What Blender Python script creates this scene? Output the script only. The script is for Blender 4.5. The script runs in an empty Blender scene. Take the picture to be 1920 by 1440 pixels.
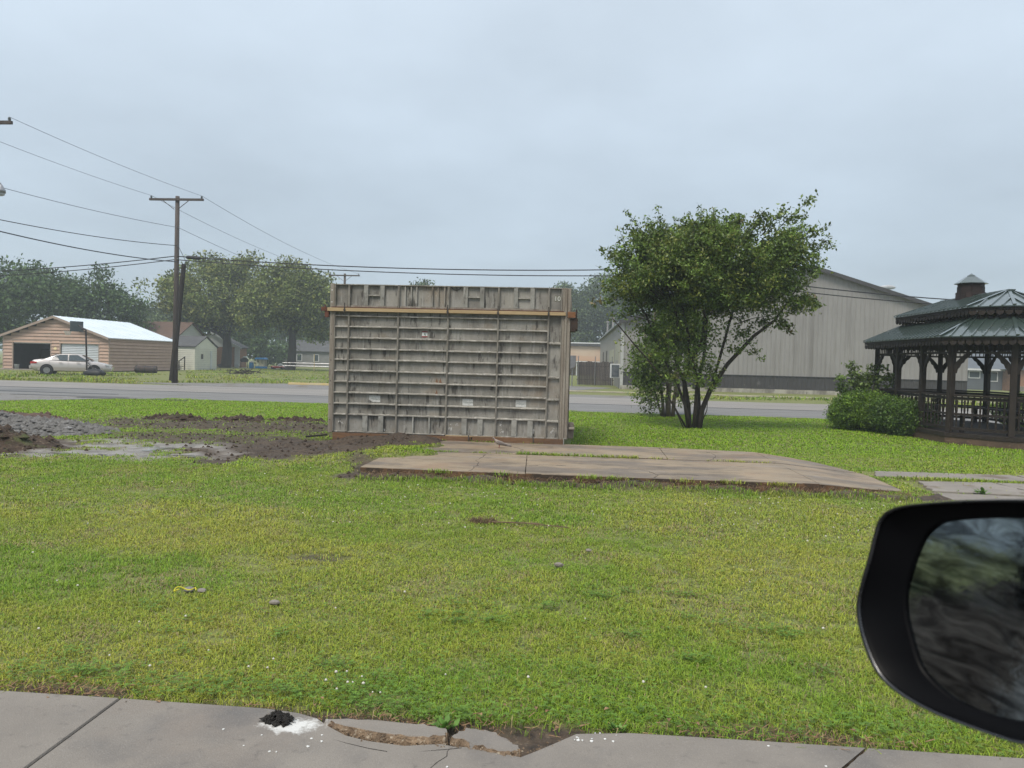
import bpy, math, random
import numpy as np
from mathutils import Vector, Matrix

rng = np.random.default_rng(7)
random.seed(7)
S = bpy.context.scene
COL = S.collection
R_ = math.radians

# ------------------------------------------------------------------ camera
YAW, ROLL, PITCH, EYE = R_(4.5), 0.026, math.atan(41 / 1443), 1.65
F = Vector((-math.sin(YAW) * math.cos(PITCH), math.cos(YAW) * math.cos(PITCH), -math.sin(PITCH)))
R0 = Vector((math.cos(YAW), math.sin(YAW), 0))
U0 = R0.cross(F)
CR = math.cos(ROLL) * R0 + math.sin(ROLL) * U0
CU = math.cos(ROLL) * U0 - math.sin(ROLL) * R0
cam_d = bpy.data.cameras.new('camera')
cam = bpy.data.objects.new('camera', cam_d)
COL.objects.link(cam)
cam.matrix_world = Matrix(((CR.x, CU.x, -F.x, 0), (CR.y, CU.y, -F.y, 0), (CR.z, CU.z, -F.z, EYE), (0, 0, 0, 1)))
cam_d.sensor_width = 36.0
cam_d.lens = 36.0 * 1443 / 1920
cam_d.clip_start = 0.05
cam_d.clip_end = 3000
cam_d.dof.use_dof = True
cam_d.dof.focus_distance = 15.0
cam_d.dof.aperture_fstop = 10.0
S.camera = cam

# ------------------------------------------------------------------ sky, sun, exposure
S.view_settings.view_transform = 'Standard'
S.view_settings.look = 'None'
S.view_settings.gamma = 1.0
S.view_settings.exposure = 1.2
SUN_EL, SUN_AZ = R_(58), R_(205)          # azimuth from +Y towards +X: high, a little behind the camera
W = bpy.data.worlds.new('World')
S.world = W
W.use_nodes = True
wt = W.node_tree
wt.nodes.clear()
def wn(t, **k):
    n = wt.nodes.new(t)
    for a, v in k.items():
        setattr(n, a, v)
    return n
wl = wt.links.new
out = wn('ShaderNodeOutputWorld')
bg = wn('ShaderNodeBackground')
bg.inputs['Strength'].default_value = 0.1
wl(bg.outputs[0], out.inputs[0])
sky = wn('ShaderNodeTexSky', sky_type='NISHITA', sun_disc=False, sun_elevation=SUN_EL, sun_rotation=SUN_AZ)
sky.air_density = 1.0; sky.dust_density = 2.0; sky.ozone_density = 1.5
tc = wn('ShaderNodeTexCoord')
sep = wn('ShaderNodeSeparateXYZ'); wl(tc.outputs['Generated'], sep.inputs[0])
zc = wn('ShaderNodeMath', operation='MAXIMUM'); wl(sep.outputs[2], zc.inputs[0]); zc.inputs[1].default_value = 0.0
# overcast luminance: brighter overhead than at the horizon
lum = wn('ShaderNodeMath', operation='MULTIPLY_ADD'); wl(zc.outputs[0], lum.inputs[0]); lum.inputs[1].default_value = 1.05; lum.inputs[2].default_value = 1.0
# cloud base: direction projected on a flat deck
za = wn('ShaderNodeMath', operation='ADD'); wl(zc.outputs[0], za.inputs[0]); za.inputs[1].default_value = 0.22
dx = wn('ShaderNodeMath', operation='DIVIDE'); wl(sep.outputs[0], dx.inputs[0]); wl(za.outputs[0], dx.inputs[1])
dy = wn('ShaderNodeMath', operation='DIVIDE'); wl(sep.outputs[1], dy.inputs[0]); wl(za.outputs[0], dy.inputs[1])
cmb = wn('ShaderNodeCombineXYZ'); wl(dx.outputs[0], cmb.inputs[0]); wl(dy.outputs[0], cmb.inputs[1])
n1 = wn('ShaderNodeTexNoise'); n1.inputs['Scale'].default_value = 1.15; n1.inputs['Detail'].default_value = 5; n1.inputs['Roughness'].default_value = 0.5
wl(cmb.outputs[0], n1.inputs['Vector'])
mr = wn('ShaderNodeMapRange'); wl(n1.outputs['Fac'], mr.inputs[0])
mr.inputs[1].default_value = 0.3; mr.inputs[2].default_value = 0.75; mr.inputs[3].default_value = 1.07; mr.inputs[4].default_value = 0.80
mul = wn('ShaderNodeMath', operation='MULTIPLY'); wl(lum.outputs[0], mul.inputs[0]); wl(mr.outputs[0], mul.inputs[1])
ccol = wn('ShaderNodeMix', data_type='RGBA')
ccol.inputs['A'].default_value = (2.02, 2.42, 2.80, 1)
ccol.inputs['B'].default_value = (2.30, 2.52, 2.80, 1)
wl(zc.outputs[0], ccol.inputs['Factor'])
vm = wn('ShaderNodeVectorMath', operation='SCALE'); wl(ccol.outputs['Result'], vm.inputs[0]); wl(mul.outputs[0], vm.inputs['Scale'])
mx = wn('ShaderNodeMix', data_type='RGBA'); mx.inputs['Factor'].default_value = 0.94
wl(sky.outputs[0], mx.inputs['A']); wl(vm.outputs[0], mx.inputs['B'])
wl(mx.outputs['Result'], bg.inputs['Color'])

sd = bpy.data.lights.new('sun', 'SUN')
sd.energy = 1.5; sd.angle = R_(22); sd.color = (1.0, 0.93, 0.83)
sun = bpy.data.objects.new('sun', sd); COL.objects.link(sun)
sv = Vector((math.sin(SUN_AZ) * math.cos(SUN_EL), math.cos(SUN_AZ) * math.cos(SUN_EL), math.sin(SUN_EL)))
sun.rotation_euler = sv.to_track_quat('Z', 'Y').to_euler()

# ------------------------------------------------------------------ helpers: objects
def put(o, label=None, cat=None, group=None, kind=None):
    if label: o['label'] = label
    if cat: o['category'] = cat
    if group: o['group'] = group
    if kind: o['kind'] = kind
    return o
def thing(name, label, cat, loc=(0, 0, 0), group=None):
    o = bpy.data.objects.new(name, None)
    COL.objects.link(o)
    o.location = loc
    o.empty_display_size = 0.2
    return put(o, label, cat, group)
def attach(o, parent):
    if parent is not None:
        o.parent = parent
        if parent.type == 'EMPTY':
            o.matrix_parent_inverse = Matrix.Translation(-Vector(parent.location))
    return o
def link_mesh(name, me, parent=None):
    o = bpy.data.objects.new(name, me)
    COL.objects.link(o)
    return attach(o, parent)
def tree_copy(o, offset, parent=None):
    c = o.copy(); COL.objects.link(c)
    if parent is None:
        c.location = Vector(o.location) + Vector(offset)
    else:
        c.parent = parent
    for ch in list(o.children):
        tree_copy(ch, offset, c)
    return c

class B:
    """collects faces; build() links them as one mesh"""
    def __init__(s): s.v = []; s.f = []
    def add(s, vs, fs):
        n = len(s.v); s.v += [tuple(v) for v in vs]; s.f += [tuple(i + n for i in f) for f in fs]; return s
    def box(s, x0, x1, y0, y1, z0, z1, m=None):
        vs = [(x0, y0, z0), (x1, y0, z0), (x1, y1, z0), (x0, y1, z0), (x0, y0, z1), (x1, y0, z1), (x1, y1, z1), (x0, y1, z1)]
        if m is not None: vs = [m @ Vector(v) for v in vs]
        return s.add(vs, [(0, 3, 2, 1), (4, 5, 6, 7), (0, 1, 5, 4), (1, 2, 6, 5), (2, 3, 7, 6), (3, 0, 4, 7)])
    def bar(s, p0, p1, w, h, up=(0, 0, 1)):
        p0, p1 = Vector(p0), Vector(p1); d = (p1 - p0)
        L = d.length; d.normalize(); u = Vector(up)
        if abs(d.dot(u)) > .98: u = Vector((0, 1, 0))
        sd_ = d.cross(u).normalized(); u = sd_.cross(d)
        m = Matrix((( sd_.x, d.x, u.x, p0.x), (sd_.y, d.y, u.y, p0.y), (sd_.z, d.z, u.z, p0.z), (0, 0, 0, 1)))
        return s.box(-w / 2, w / 2, 0, L, -h / 2, h / 2, m)
    def tube(s, pts, rad, n=8, caps=True):
        pts = [Vector(p) for p in pts]
        if not hasattr(rad, '__len__'): rad = [rad] * len(pts)
        base = len(s.v); prev = None
        for i, p in enumerate(pts):
            d = (pts[min(i + 1, len(pts) - 1)] - pts[max(i - 1, 0)])
            if d.length < 1e-9: d = Vector((0, 0, 1))
            d.normalize()
            if prev is None:
                a = d.cross(Vector((0, 0, 1)))
                if a.length < .1: a = d.cross(Vector((0, 1, 0)))
            else:
                a = prev - d * prev.dot(d)
            a.normalize(); prev = a; b = d.cross(a)
            for k in range(n):
                t = 2 * math.pi * k / n
                s.v.append(tuple(p + (a * math.cos(t) + b * math.sin(t)) * rad[i]))
        for i in range(len(pts) - 1):
            for k in range(n):
                k2 = (k + 1) % n
                s.f.append((base + i * n + k, base + i * n + k2, base + (i + 1) * n + k2, base + (i + 1) * n + k))
        if caps:
            s.f.append(tuple(base + k for k in reversed(range(n))))
            s.f.append(tuple(base + (len(pts) - 1) * n + k for k in range(n)))
        return s
    def prism(s, poly, ext):
        """poly: 3D ring, ext: extrusion vector"""
        n = len(poly); e = Vector(ext); a = [Vector(p) for p in poly]
        return s.add(a + [p + e for p in a], [tuple(reversed(range(n))), tuple(range(n, 2 * n))] + [(i, (i + 1) % n, n + (i + 1) % n, n + i) for i in range(n)])
    def rings(s, rings, caps=True):
        n = len(rings[0]); base = len(s.v)
        for r in rings: s.v += [tuple(p) for p in r]
        for i in range(len(rings) - 1):
            for k in range(n):
                k2 = (k + 1) % n
                s.f.append((base + i * n + k, base + i * n + k2, base + (i + 1) * n + k2, base + (i + 1) * n + k))
        if caps:
            s.f.append(tuple(base + k for k in reversed(range(n))))
            s.f.append(tuple(base + (len(rings) - 1) * n + k for k in range(n)))
        return s
    def mesh(s, name, mat, smooth=False, fix=True):
        me = bpy.data.meshes.new(name)
        me.from_pydata(s.v, [], s.f)
        if fix:
            import bmesh
            bm = bmesh.new(); bm.from_mesh(me)
            bmesh.ops.recalc_face_normals(bm, faces=bm.faces)
            bm.to_mesh(me); bm.free()
        if mat is not None: me.materials.append(mat)
        if smooth: me.polygons.foreach_set('use_smooth', [True] * len(me.polygons))
        return me
    def build(s, name, mat, parent=None, smooth=False, bevel=0, fix=True):
        o = link_mesh(name, s.mesh(name, mat, smooth, fix), parent)
        if bevel:
            md = o.modifiers.new('bevel', 'BEVEL'); md.width = bevel; md.segments = 2; md.limit_method = 'ANGLE'
        return o

def np_mesh(name, verts, loops, per, mat, parent=None, attr=None, smooth=False):
    """fast mesh: verts (N,3); loops flat vertex indices; per = verts per face (int or array)"""
    me = bpy.data.meshes.new(name)
    me.vertices.add(len(verts)); me.vertices.foreach_set('co', np.ascontiguousarray(verts, np.float32).ravel())
    nf = len(loops) // per if isinstance(per, int) else len(per)
    tot = np.full(nf, per, np.int32) if isinstance(per, int) else per.astype(np.int32)
    st = np.concatenate([[0], np.cumsum(tot)[:-1]]).astype(np.int32)
    me.loops.add(len(loops)); me.loops.foreach_set('vertex_index', loops.astype(np.int32))
    me.polygons.add(nf); me.polygons.foreach_set('loop_start', st)
    try: me.polygons.foreach_set('loop_total', tot)
    except Exception: pass
    me.update(calc_edges=True)
    if attr:
        for k, v in attr.items():
            if v.ndim == 2:
                a = me.attributes.new(k, 'FLOAT_COLOR', 'POINT')
                c = np.ones((len(v), 4), np.float32); c[:, :3] = v
                a.data.foreach_set('color', c.ravel())
            else:
                a = me.attributes.new(k, 'FLOAT', 'POINT'); a.data.foreach_set('value', v.astype(np.float32))
    if smooth: me.polygons.foreach_set('use_smooth', [True] * nf)
    me.materials.append(mat)
    return link_mesh(name, me, parent)

# value noise in numpy
_lat = rng.random((256, 256)).astype(np.float32)
def vnoise(x, y, sc=1.0, seed=0):
    x = np.asarray(x) * sc + seed * 17.3; y = np.asarray(y) * sc + seed * 9.7
    xi = np.floor(x).astype(int); yi = np.floor(y).astype(int); fx = x - xi; fy = y - yi
    fx = fx * fx * (3 - 2 * fx); fy = fy * fy * (3 - 2 * fy)
    g = lambda a, b: _lat[a % 256, b % 256]
    return (g(xi, yi) * (1 - fx) + g(xi + 1, yi) * fx) * (1 - fy) + (g(xi, yi + 1) * (1 - fx) + g(xi + 1, yi + 1) * fx) * fy
def fbm(x, y, sc=1.0, seed=0, o=4):
    t = 0; a = .5; n = 0
    for i in range(o):
        t = t + a * vnoise(x, y, sc * 2 ** i, seed + i * 3); n += a; a *= .5
    return t / n

# ------------------------------------------------------------------ helpers: materials
def lin(r, g, b):
    f = lambda c: c / 12.92 if c <= .04045 else ((c + .055) / 1.055) ** 2.4
    return (f(r / 255), f(g / 255), f(b / 255))
def mat(name, c1, c2=None, scale=3.0, stretch=(1, 1, 1), lo=.35, hi=.65, rough=.8, layers=(), bump=0.0, bscale=40.0, bstretch=(1, 1, 1),
        metal=0.0, spec=.3, rand=0.0, rvar=0.0, coat=0.0, detail=6):
    m = bpy.data.materials.new(name); m.use_nodes = True
    nt = m.node_tree; N = nt.nodes; L = nt.links.new
    p = N['Principled BSDF']
    p.inputs['Roughness'].default_value = rough; p.inputs['Metallic'].default_value = metal
    p.inputs['Specular IOR Level'].default_value = spec
    if coat: p.inputs['Coat Weight'].default_value = coat; p.inputs['Coat Roughness'].default_value = .05
    g = N.new('ShaderNodeNewGeometry')
    def noise(sc, st, det=detail):
        mp = N.new('ShaderNodeMapping'); mp.inputs['Scale'].default_value = st
        L(g.outputs['Position'], mp.inputs['Vector'])
        t = N.new('ShaderNodeTexNoise'); t.inputs['Scale'].default_value = sc; t.inputs['Detail'].default_value = det; t.inputs['Roughness'].default_value = .62
        L(mp.outputs[0], t.inputs['Vector']); return t.outputs['Fac']
    def rng_(s, a, b, c=0., d=1.):
        r = N.new('ShaderNodeMapRange'); L(s, r.inputs[0])
        for i, v in enumerate((a, b, c, d)): r.inputs[i + 1].default_value = v
        return r.outputs[0]
    def mix(fac, a, b):
        x = N.new('ShaderNodeMix'); x.data_type = 'RGBA'
        L(fac, x.inputs['Factor'])
        for k, v in (('A', a), ('B', b)):
            if isinstance(v, tuple): x.inputs[k].default_value = (*v[:3], 1)
            else: L(v, x.inputs[k])
        return x.outputs['Result']
    col = mix(rng_(noise(scale, stretch), lo, hi), tuple(c1), tuple(c2 or [c * .75 for c in c1]))
    for ly in layers:      # (colour, scale, lo, hi, stretch, amount)
        f = rng_(noise(ly[1], ly[4] if len(ly) > 4 else (1, 1, 1)), ly[2], ly[3], 0, ly[5] if len(ly) > 5 else 1.0)
        col = mix(f, col, tuple(ly[0]))
    if rand:
        oi = N.new('ShaderNodeObjectInfo')
        hs = N.new('ShaderNodeHueSaturation'); L(col, hs.inputs['Color'])
        L(rng_(oi.outputs['Random'], 0, 1, 1 - rand, 1 + rand), hs.inputs['Value']); col = hs.outputs[0]
    L(col, p.inputs['Base Color'])
    if rvar: L(rng_(noise(scale * 1.7, stretch), .3, .7, max(.02, rough - rvar), min(1, rough + rvar)), p.inputs['Roughness'])
    if bump:
        bn = N.new('ShaderNodeBump'); bn.inputs['Strength'].default_value = bump; bn.inputs['Distance'].default_value = .02
        L(noise(bscale, bstretch, 4), bn.inputs['Height']); L(bn.outputs[0], p.inputs['Normal'])
    return m
def leaf_mat(name, tint=(1, 1, 1), trans=.3, rough=.5, spec=.35):
    m = bpy.data.materials.new(name); m.use_nodes = True
    nt = m.node_tree; N = nt.nodes; L = nt.links.new
    p = N['Principled BSDF']; o = N['Material Output']
    a = N.new('ShaderNodeAttribute'); a.attribute_name = 'lc'
    t = N.new('ShaderNodeMix'); t.data_type = 'RGBA'; t.blend_type = 'MULTIPLY'; t.inputs['Factor'].default_value = 1; t.inputs['B'].default_value = (*tint, 1)
    L(a.outputs['Color'], t.inputs['A'])
    L(t.outputs['Result'], p.inputs['Base Color']); p.inputs['Roughness'].default_value = rough; p.inputs['Specular IOR Level'].default_value = spec
    tr = N.new('ShaderNodeBsdfTranslucent'); L(t.outputs['Result'], tr.inputs['Color'])
    ms = N.new('ShaderNodeMixShader'); ms.inputs[0].default_value = trans
    L(p.outputs[0], ms.inputs[1]); L(tr.outputs[0], ms.inputs[2]); L(ms.outputs[0], o.inputs[0])
    return m
# ------------------------------------------------------------------ materials of the setting
M_asphalt = mat('asphalt_wet', (.135, .130, .124), (.17, .164, .156), scale=1.2, rough=.62, rvar=.15, spec=.3, stretch=(.25, 1, 1),
                layers=[((.20, .195, .19), 60, .55, .75, (1, 1, 1), .5), ((.095, .094, .093), .6, .55, .7, (.2, 1, 1), .6)], bump=.25, bscale=90)
M_asphalt2 = mat('asphalt_worn', (.225, .205, .185), (.185, .172, .158), scale=.8, stretch=(.2, 1, 1), rough=.6, rvar=.12,
                 layers=[((.30, .28, .25), 70, .55, .75, (1, 1, 1), .6)], bump=.25, bscale=90)
M_tar = mat('tar_seam', (.035, .036, .04), (.06, .06, .063), scale=5, rough=.5)
M_gravel = mat('gravel_road', (.20, .195, .19), (.13, .125, .12), scale=9, rough=.85, layers=[((.28, .27, .26), 30, .55, .7), ((.12, .10, .07), .7, .5, .65)], bump=.6, bscale=25)
M_slab = mat('old_slab_concrete', (.275, .214, .148), (.21, .168, .12), scale=1.3, rough=.7, rvar=.2, spec=.4,
             layers=[((.135, .113, .093), 1.1, .47, .58, (.5, 1.3, 1), .9), ((.22, .145, .092), .9, .54, .66, (1, 1, 1), .6), ((.10, .080, .062), 2.6, .56, .66, (.5, 1.5, 1), .75), ((.06, .048, .038), 4, .60, .70, (.6, 1.5, 1), .75), ((.28, .235, .19), 30, .58, .72, (1, 1, 1), .55), ((.22, .19, .165), 2.2, .56, .66, (.4, 1.4, 1), .6)],
             bump=.35, bscale=45)
M_slabedge = mat('slab_broken_edge', (.17, .092, .046), (.07, .046, .030), scale=9, rough=.95, layers=[((.27, .19, .12), 30, .6, .7), ((.05, .036, .026), 3, .5, .62)], bump=.9, bscale=30)
M_walk = mat('sidewalk_concrete', (.225, .203, .178), (.180, .163, .144), scale=1.6, rough=.78, rvar=.12, spec=.2,
             layers=[((.120, .114, .110), 1.1, .50, .66, (1, 1, 1), .8), ((.235, .20, .168), .8, .54, .68, (1, 1, 1), .7), ((.10, .092, .085), 14, .60, .72, (1, 1, 1), .5), ((.30, .275, .245), 150, .57, .70, (1, 1, 1), .55), ((.09, .082, .075), 210, .60, .70, (1, 1, 1), .5)],
             bump=.35, bscale=140)
def add_splash(m, cx, cy, rx, ry):
    nt = m.node_tree; N = nt.nodes; L = nt.links.new; pb = N['Principled BSDF']; src = pb.inputs['Base Color'].links[0].from_socket
    g = N.new('ShaderNodeNewGeometry'); mp = N.new('ShaderNodeMapping'); mp.inputs['Location'].default_value = (-cx / rx, -cy / ry, 0); mp.inputs['Scale'].default_value = (1 / rx, 1 / ry, 0); L(g.outputs['Position'], mp.inputs[0])
    ln = N.new('ShaderNodeVectorMath'); ln.operation = 'LENGTH'; L(mp.outputs[0], ln.inputs[0])
    t = N.new('ShaderNodeTexNoise'); t.inputs['Scale'].default_value = 17; t.inputs['Detail'].default_value = 8; t.inputs['Roughness'].default_value = .7; L(g.outputs['Position'], t.inputs['Vector'])
    a = N.new('ShaderNodeMath'); a.operation = 'MULTIPLY_ADD'; L(t.outputs['Fac'], a.inputs[0]); a.inputs[1].default_value = 2.6; a.inputs[2].default_value = -1.3
    s = N.new('ShaderNodeMath'); s.operation = 'ADD'; L(ln.outputs['Value'], s.inputs[0]); L(a.outputs[0], s.inputs[1])
    r_ = N.new('ShaderNodeMapRange'); L(s.outputs[0], r_.inputs[0]); r_.inputs[1].default_value = .95; r_.inputs[2].default_value = .45; r_.inputs[3].default_value = 0; r_.inputs[4].default_value = .85
    x = N.new('ShaderNodeMix'); x.data_type = 'RGBA'; L(r_.outputs[0], x.inputs['Factor']); L(src, x.inputs['A']); x.inputs['B'].default_value = (.62, .62, .60, 1); L(x.outputs['Result'], pb.inputs['Base Color'])
add_splash(M_walk, -1.18, 3.255, .165, .085); add_splash(M_walk, -2.75, 3.0, .25, .08)
M_path = mat('old_path_concrete', (.235, .21, .185), (.18, .16, .14), scale=2, rough=.7, layers=[((.13, .10, .07), 1.5, .55, .66), ((.3, .28, .25), 40, .58, .72, (1, 1, 1), .5)], bump=.4, bscale=50)
M_aggregate = mat('broken_aggregate', (.255, .18, .115), (.12, .085, .058), scale=14, rough=.95, layers=[((.42, .35, .26), 45, .56, .66), ((.14, .09, .06), 30, .62, .7)], bump=1.0, bscale=60)
M_chip = mat('white_chip', (.68, .68, .66), (.55, .55, .53), scale=20, rough=.8)
M_limewash = mat('white_splash', (.60, .60, .58), (.175, .163, .152), scale=16, rough=.8, lo=.46, hi=.60)
M_char = mat('black_rot', (.012, .011, .010), (.03, .027, .023), scale=30, rough=.9, bump=1, bscale=80)
M_black = mat('black_rubber', (.013, .013, .015), (.02, .02, .022), scale=8, rough=.55)

# ------------------------------------------------------------------ where the soil shows
def ell(x, y, cx, cy, rx, ry, soft=.35, seed=1, warp=.55):
    d0 = np.sqrt(((x - cx) / rx) ** 2 + ((y - cy) / ry) ** 2)
    out = np.zeros(d0.shape); k = d0 < 1.3 + warp + .5 * soft
    if k.any():
        xk, yk = x[k], y[k]
        d = d0[k] + (fbm(xk, yk, 1.1, seed) - .5) * warp * 2 + (fbm(xk, yk, 4.2, seed + 20, 3) - .5) * .5
        out[k] = np.clip((1 - d) / soft + .5, 0, 1)
    return out
def soil_mask(x, y):
    x = np.asarray(x, float); y = np.asarray(y, float)
    m = ell(x, y, -4.9, 13.3, 2.0, 1.9, seed=1)
    m = np.maximum(m, ell(x, y, -3.6, 14.1, 1.5, .9, seed=2))
    m = np.maximum(m, .95 * ell(x, y, -7.9, 17.5, 4.0, 1.9, soft=.8, seed=3))
    m = np.maximum(m, .78 * ell(x, y, -6.0, 16.6, 2.6, 1.9, soft=.9, seed=8))
    m = np.maximum(m, .92 * ell(x, y, -7.3, 14.5, 2.0, 1.2, soft=.7, seed=9))
    m = np.maximum(m, ell(x, y, -9.6, 12.5, 1.5, 1.1, seed=4))
    m = np.maximum(m, ell(x, y, .25, 15.0, .45, .6, seed=5))
    m = np.maximum(m, ell(x, y, -2.6, 11.1, .7, .6, seed=6))
    m = np.maximum(m, ell(x, y, -2.5, 14.2, .9, .45, seed=26))
    m = np.maximum(m, np.clip((.24 - np.abs(y - 10.45) + (fbm(x, y, 2.5, 5) - .5) * .22) / .12, 0, 1) * (x > -3.3) * (x < 5.0))
    m = np.maximum(m, np.clip((.07 - np.abs(y - 3.43) + (fbm(x, y, 1.6, 11) - .5) * .24) / .08, 0, 1))
    m = np.where(y < 3.345, 1.0, m)
    m = np.maximum(m, ell(x, y, -2.42, 3.50, .33, .10, seed=7, warp=.3))
    m = np.maximum(m, ell(x, y, -.72, 3.36, .5, .12, seed=7, warp=.3))
    m = np.maximum(m, .7 * ell(x, y, -2.08, 6.15, .28, .13, seed=13, warp=.3))
    m = np.maximum(m, .8 * ell(x, y, 1.0, 3.5, .45, .10, seed=14, warp=.4))
    m = np.maximum(m, .95 * np.clip((fbm(x, y, 2.2, 31) - .66) / .06, 0, 1) * (y > 10) * (y < 13.2) * (x > 4.4))
    return m
def pale_mask(x, y):
    m = ell(x, y, -7.3, 12.5, 1.6, 1.2, soft=.6, seed=15)
    m = np.maximum(m, .9 * ell(x, y, -8.9, 11.75, 1.2, .5, soft=.5, seed=16))
    m = np.maximum(m, .8 * ell(x, y, -8.6, 13.6, .8, .5, soft=.5, seed=17))
    return m * np.clip((fbm(x, y, 2.4, 40) - .34) / .12, 0, 1)
SLAB_POLY = [(-2.95, 10.58), (3.4, 10.58), (4.62, 11.02), (4.72, 12.2), (4.55, 13.1), (4.2, 13.9), (3.4, 14.35), (1.6, 14.62), (-3.0, 14.62)]
def inpoly(x, y, poly):
    x = np.asarray(x); y = np.asarray(y); r = np.zeros(x.shape, bool); n = len(poly)
    for i in range(n):
        x0, y0 = poly[i]; x1, y1 = poly[(i + 1) % n]
        c = ((y0 > y) != (y1 > y)) & (x < (x1 - x0) * (y - y0) / (y1 - y0 + 1e-12) + x0)
        r ^= c
    return r
def lawn_edge(x):       # where the lawn ends at the road
    return np.where(x > -14.5, 27.0, np.maximum(27.0 + (x + 14.5) * 1.0, 20.0)) + (fbm(x, x * 0, .9, 50) - .5) * .5
def path_mask(x, y):
    a = (x > 4.75) & (y > 12.45) & (y < 13.1); b = (x > 4.95) & (y > 10.35) & (y < 12.15)
    return a | b
def grass_prob(x, y):
    p = 1 - np.maximum(soil_mask(x, y), pale_mask(x, y)) * 1.02
    ip = inpoly(x, y, SLAB_POLY)
    if ip.any(): p[ip] = np.where(ground_z(x[ip], y[ip]) < .118, 0, p[ip])
    p = np.where((x > -4.72) & (x < 0) & (y > 14.5) & (y < 18.8), 0, p)
    p = np.where(path_mask(x, y), p * .03, p)
    p = np.where(y > lawn_edge(x), 0, p)
    p = np.where(y < 3.38, 0, p)
    return np.clip(p, 0, 1)

# ------------------------------------------------------------------ ground
def axis(a, b, step, far, lo, hi):
    core = np.arange(a, b + 1e-6, step)
    up = [b]; d = step
    while up[-1] < hi: d *= 1.35; up.append(up[-1] + d)
    dn = [a]; d = step
    while dn[-1] > lo: d *= 1.35; dn.append(dn[-1] - d)
    return np.concatenate([np.array(dn[1:][::-1]), core, np.array(up[1:])])
gx = axis(-13.0, 11.0, .11, 0, -600, 600); gy = axis(3.0, 19.5, .11, 0, -300, 900)
GX, GY = np.meshgrid(gx, gy); sm = soil_mask(GX, GY); pm = pale_mask(GX, GY)
def ground_z(x, y, sm=None, pm=None):
    sm = soil_mask(x, y) if sm is None else sm; pm = pale_mask(x, y) if pm is None else pm
    inl = np.clip((26 - y) / 2, 0, 1) * np.clip((y - 3.4) / .6, 0, 1) * np.clip((x + 15) / 2, 0, 1) * np.clip((14 - x) / 2, 0, 1)
    z = ((fbm(x, y, .35, 60) - .5) * .05 + np.maximum(sm, pm * .4) * ((fbm(x, y, 3.1, 61) - .45) * .16)) * inl
    lft = np.clip((x + 4.6) / 1.4, 0, 1) * np.clip((-2.2 + (fbm(x, y, 1.7, 63) - .5) * 1.1 - x) / .3, 0, 1) * np.clip((y - 10.7) / 1.3, 0, 1) * np.clip((15.2 - y) / .4, 0, 1)
    z = z + lft * .15
    z = z + np.clip((x + 4.9) / .4, 0, 1) * np.clip((-1.9 - x) / 1.2, 0, 1) * np.clip((y - 13.8) / .6, 0, 1) * np.clip((15.2 - y) / .4, 0, 1) * .07
    z = z + np.clip((y - 10.1) / .4, 0, 1) * (y < 10.75) * np.clip((x + 3.4) / .6, 0, 1) * np.clip((4.3 - x) / 1.0, 0, 1) * .055
    return z - .012
GZ = ground_z(GX, GY, sm, pm)
ins = (inpoly(GX, GY, SLAB_POLY) & (GX > -1.7)) | ((GY < 3.36) & (GY > -8)) | (path_mask(GX, GY))
GZ = np.where(ins, np.minimum(GZ, -.02), GZ)
GZ = np.where(((GX > -4.9) & (GX < .2) & (GY > 14.62) & (GY < 19)), np.minimum(GZ, .05), GZ)
ny, nx = GX.shape
idx = np.arange(nx * ny).reshape(ny, nx)
q = np.stack([idx[:-1, :-1], idx[:-1, 1:], idx[1:, 1:], idx[1:, :-1]], -1).reshape(-1)
M_ground = bpy.data.materials.new('turf_ground'); M_ground.use_nodes = True
def ground_nodes():
    nt = M_ground.node_tree; N = nt.nodes; L = nt.links.new; p = N['Principled BSDF']
    g = N.new('ShaderNodeNewGeometry')
    def nz(sc, lo, hi, det=6):
        t = N.new('ShaderNodeTexNoise'); t.inputs['Scale'].default_value = sc; t.inputs['Detail'].default_value = det; L(g.outputs['Position'], t.inputs['Vector'])
        r = N.new('ShaderNodeMapRange'); L(t.outputs['Fac'], r.inputs[0]); r.inputs[1].default_value = lo; r.inputs[2].default_value = hi; return r.outputs[0], t.outputs['Fac']
    def mix(f, a, b):
        x = N.new('ShaderNodeMix'); x.data_type = 'RGBA'; L(f, x.inputs['Factor'])
        for k, v in (('A', a), ('B', b)):
            if isinstance(v, tuple): x.inputs[k].default_value = (*v, 1)
            else: L(v, x.inputs[k])
        return x.outputs['Result']
    turf = mix(nz(.5, .35, .65)[0], (.105, .140, .026), (.155, .150, .045))
    turf = mix(nz(9, .45, .7)[0], turf, (.07, .080, .024)); turf = mix(nz(40, .5, .62)[0], turf, (.19, .20, .06))
    soil = mix(nz(2.2, .35, .65)[0], (.042, .028, .018), (.070, .049, .032))
    soil = mix(nz(14, .5, .68)[0], soil, (.022, .015, .010))
    soil = mix(nz(24, .62, .7)[0], soil, (.12, .09, .062))
    pale = mix(nz(3, .4, .6)[0], (.245, .222, .195), (.125, .102, .08))
    a = N.new('ShaderNodeAttribute'); a.attribute_name = 'soil'
    b = N.new('ShaderNodeAttribute'); b.attribute_name = 'pale'
    c = mix(a.outputs['Fac'], turf, soil); c = mix(b.outputs['Fac'], c, pale)
    L(c, p.inputs['Base Color']); p.inputs['Roughness'].default_value = .9
    wet = N.new('ShaderNodeMapRange'); L(b.outputs['Fac'], wet.inputs[0]); wet.inputs[3].default_value = .9; wet.inputs[4].default_value = .35; L(wet.outputs[0], p.inputs['Roughness'])
    bn = N.new('ShaderNodeBump'); bn.inputs['Strength'].default_value = .8; bn.inputs['Distance'].default_value = .05
    L(nz(18, 0, 1, 8)[1], bn.inputs['Height']); L(bn.outputs[0], p.inputs['Normal'])
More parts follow.
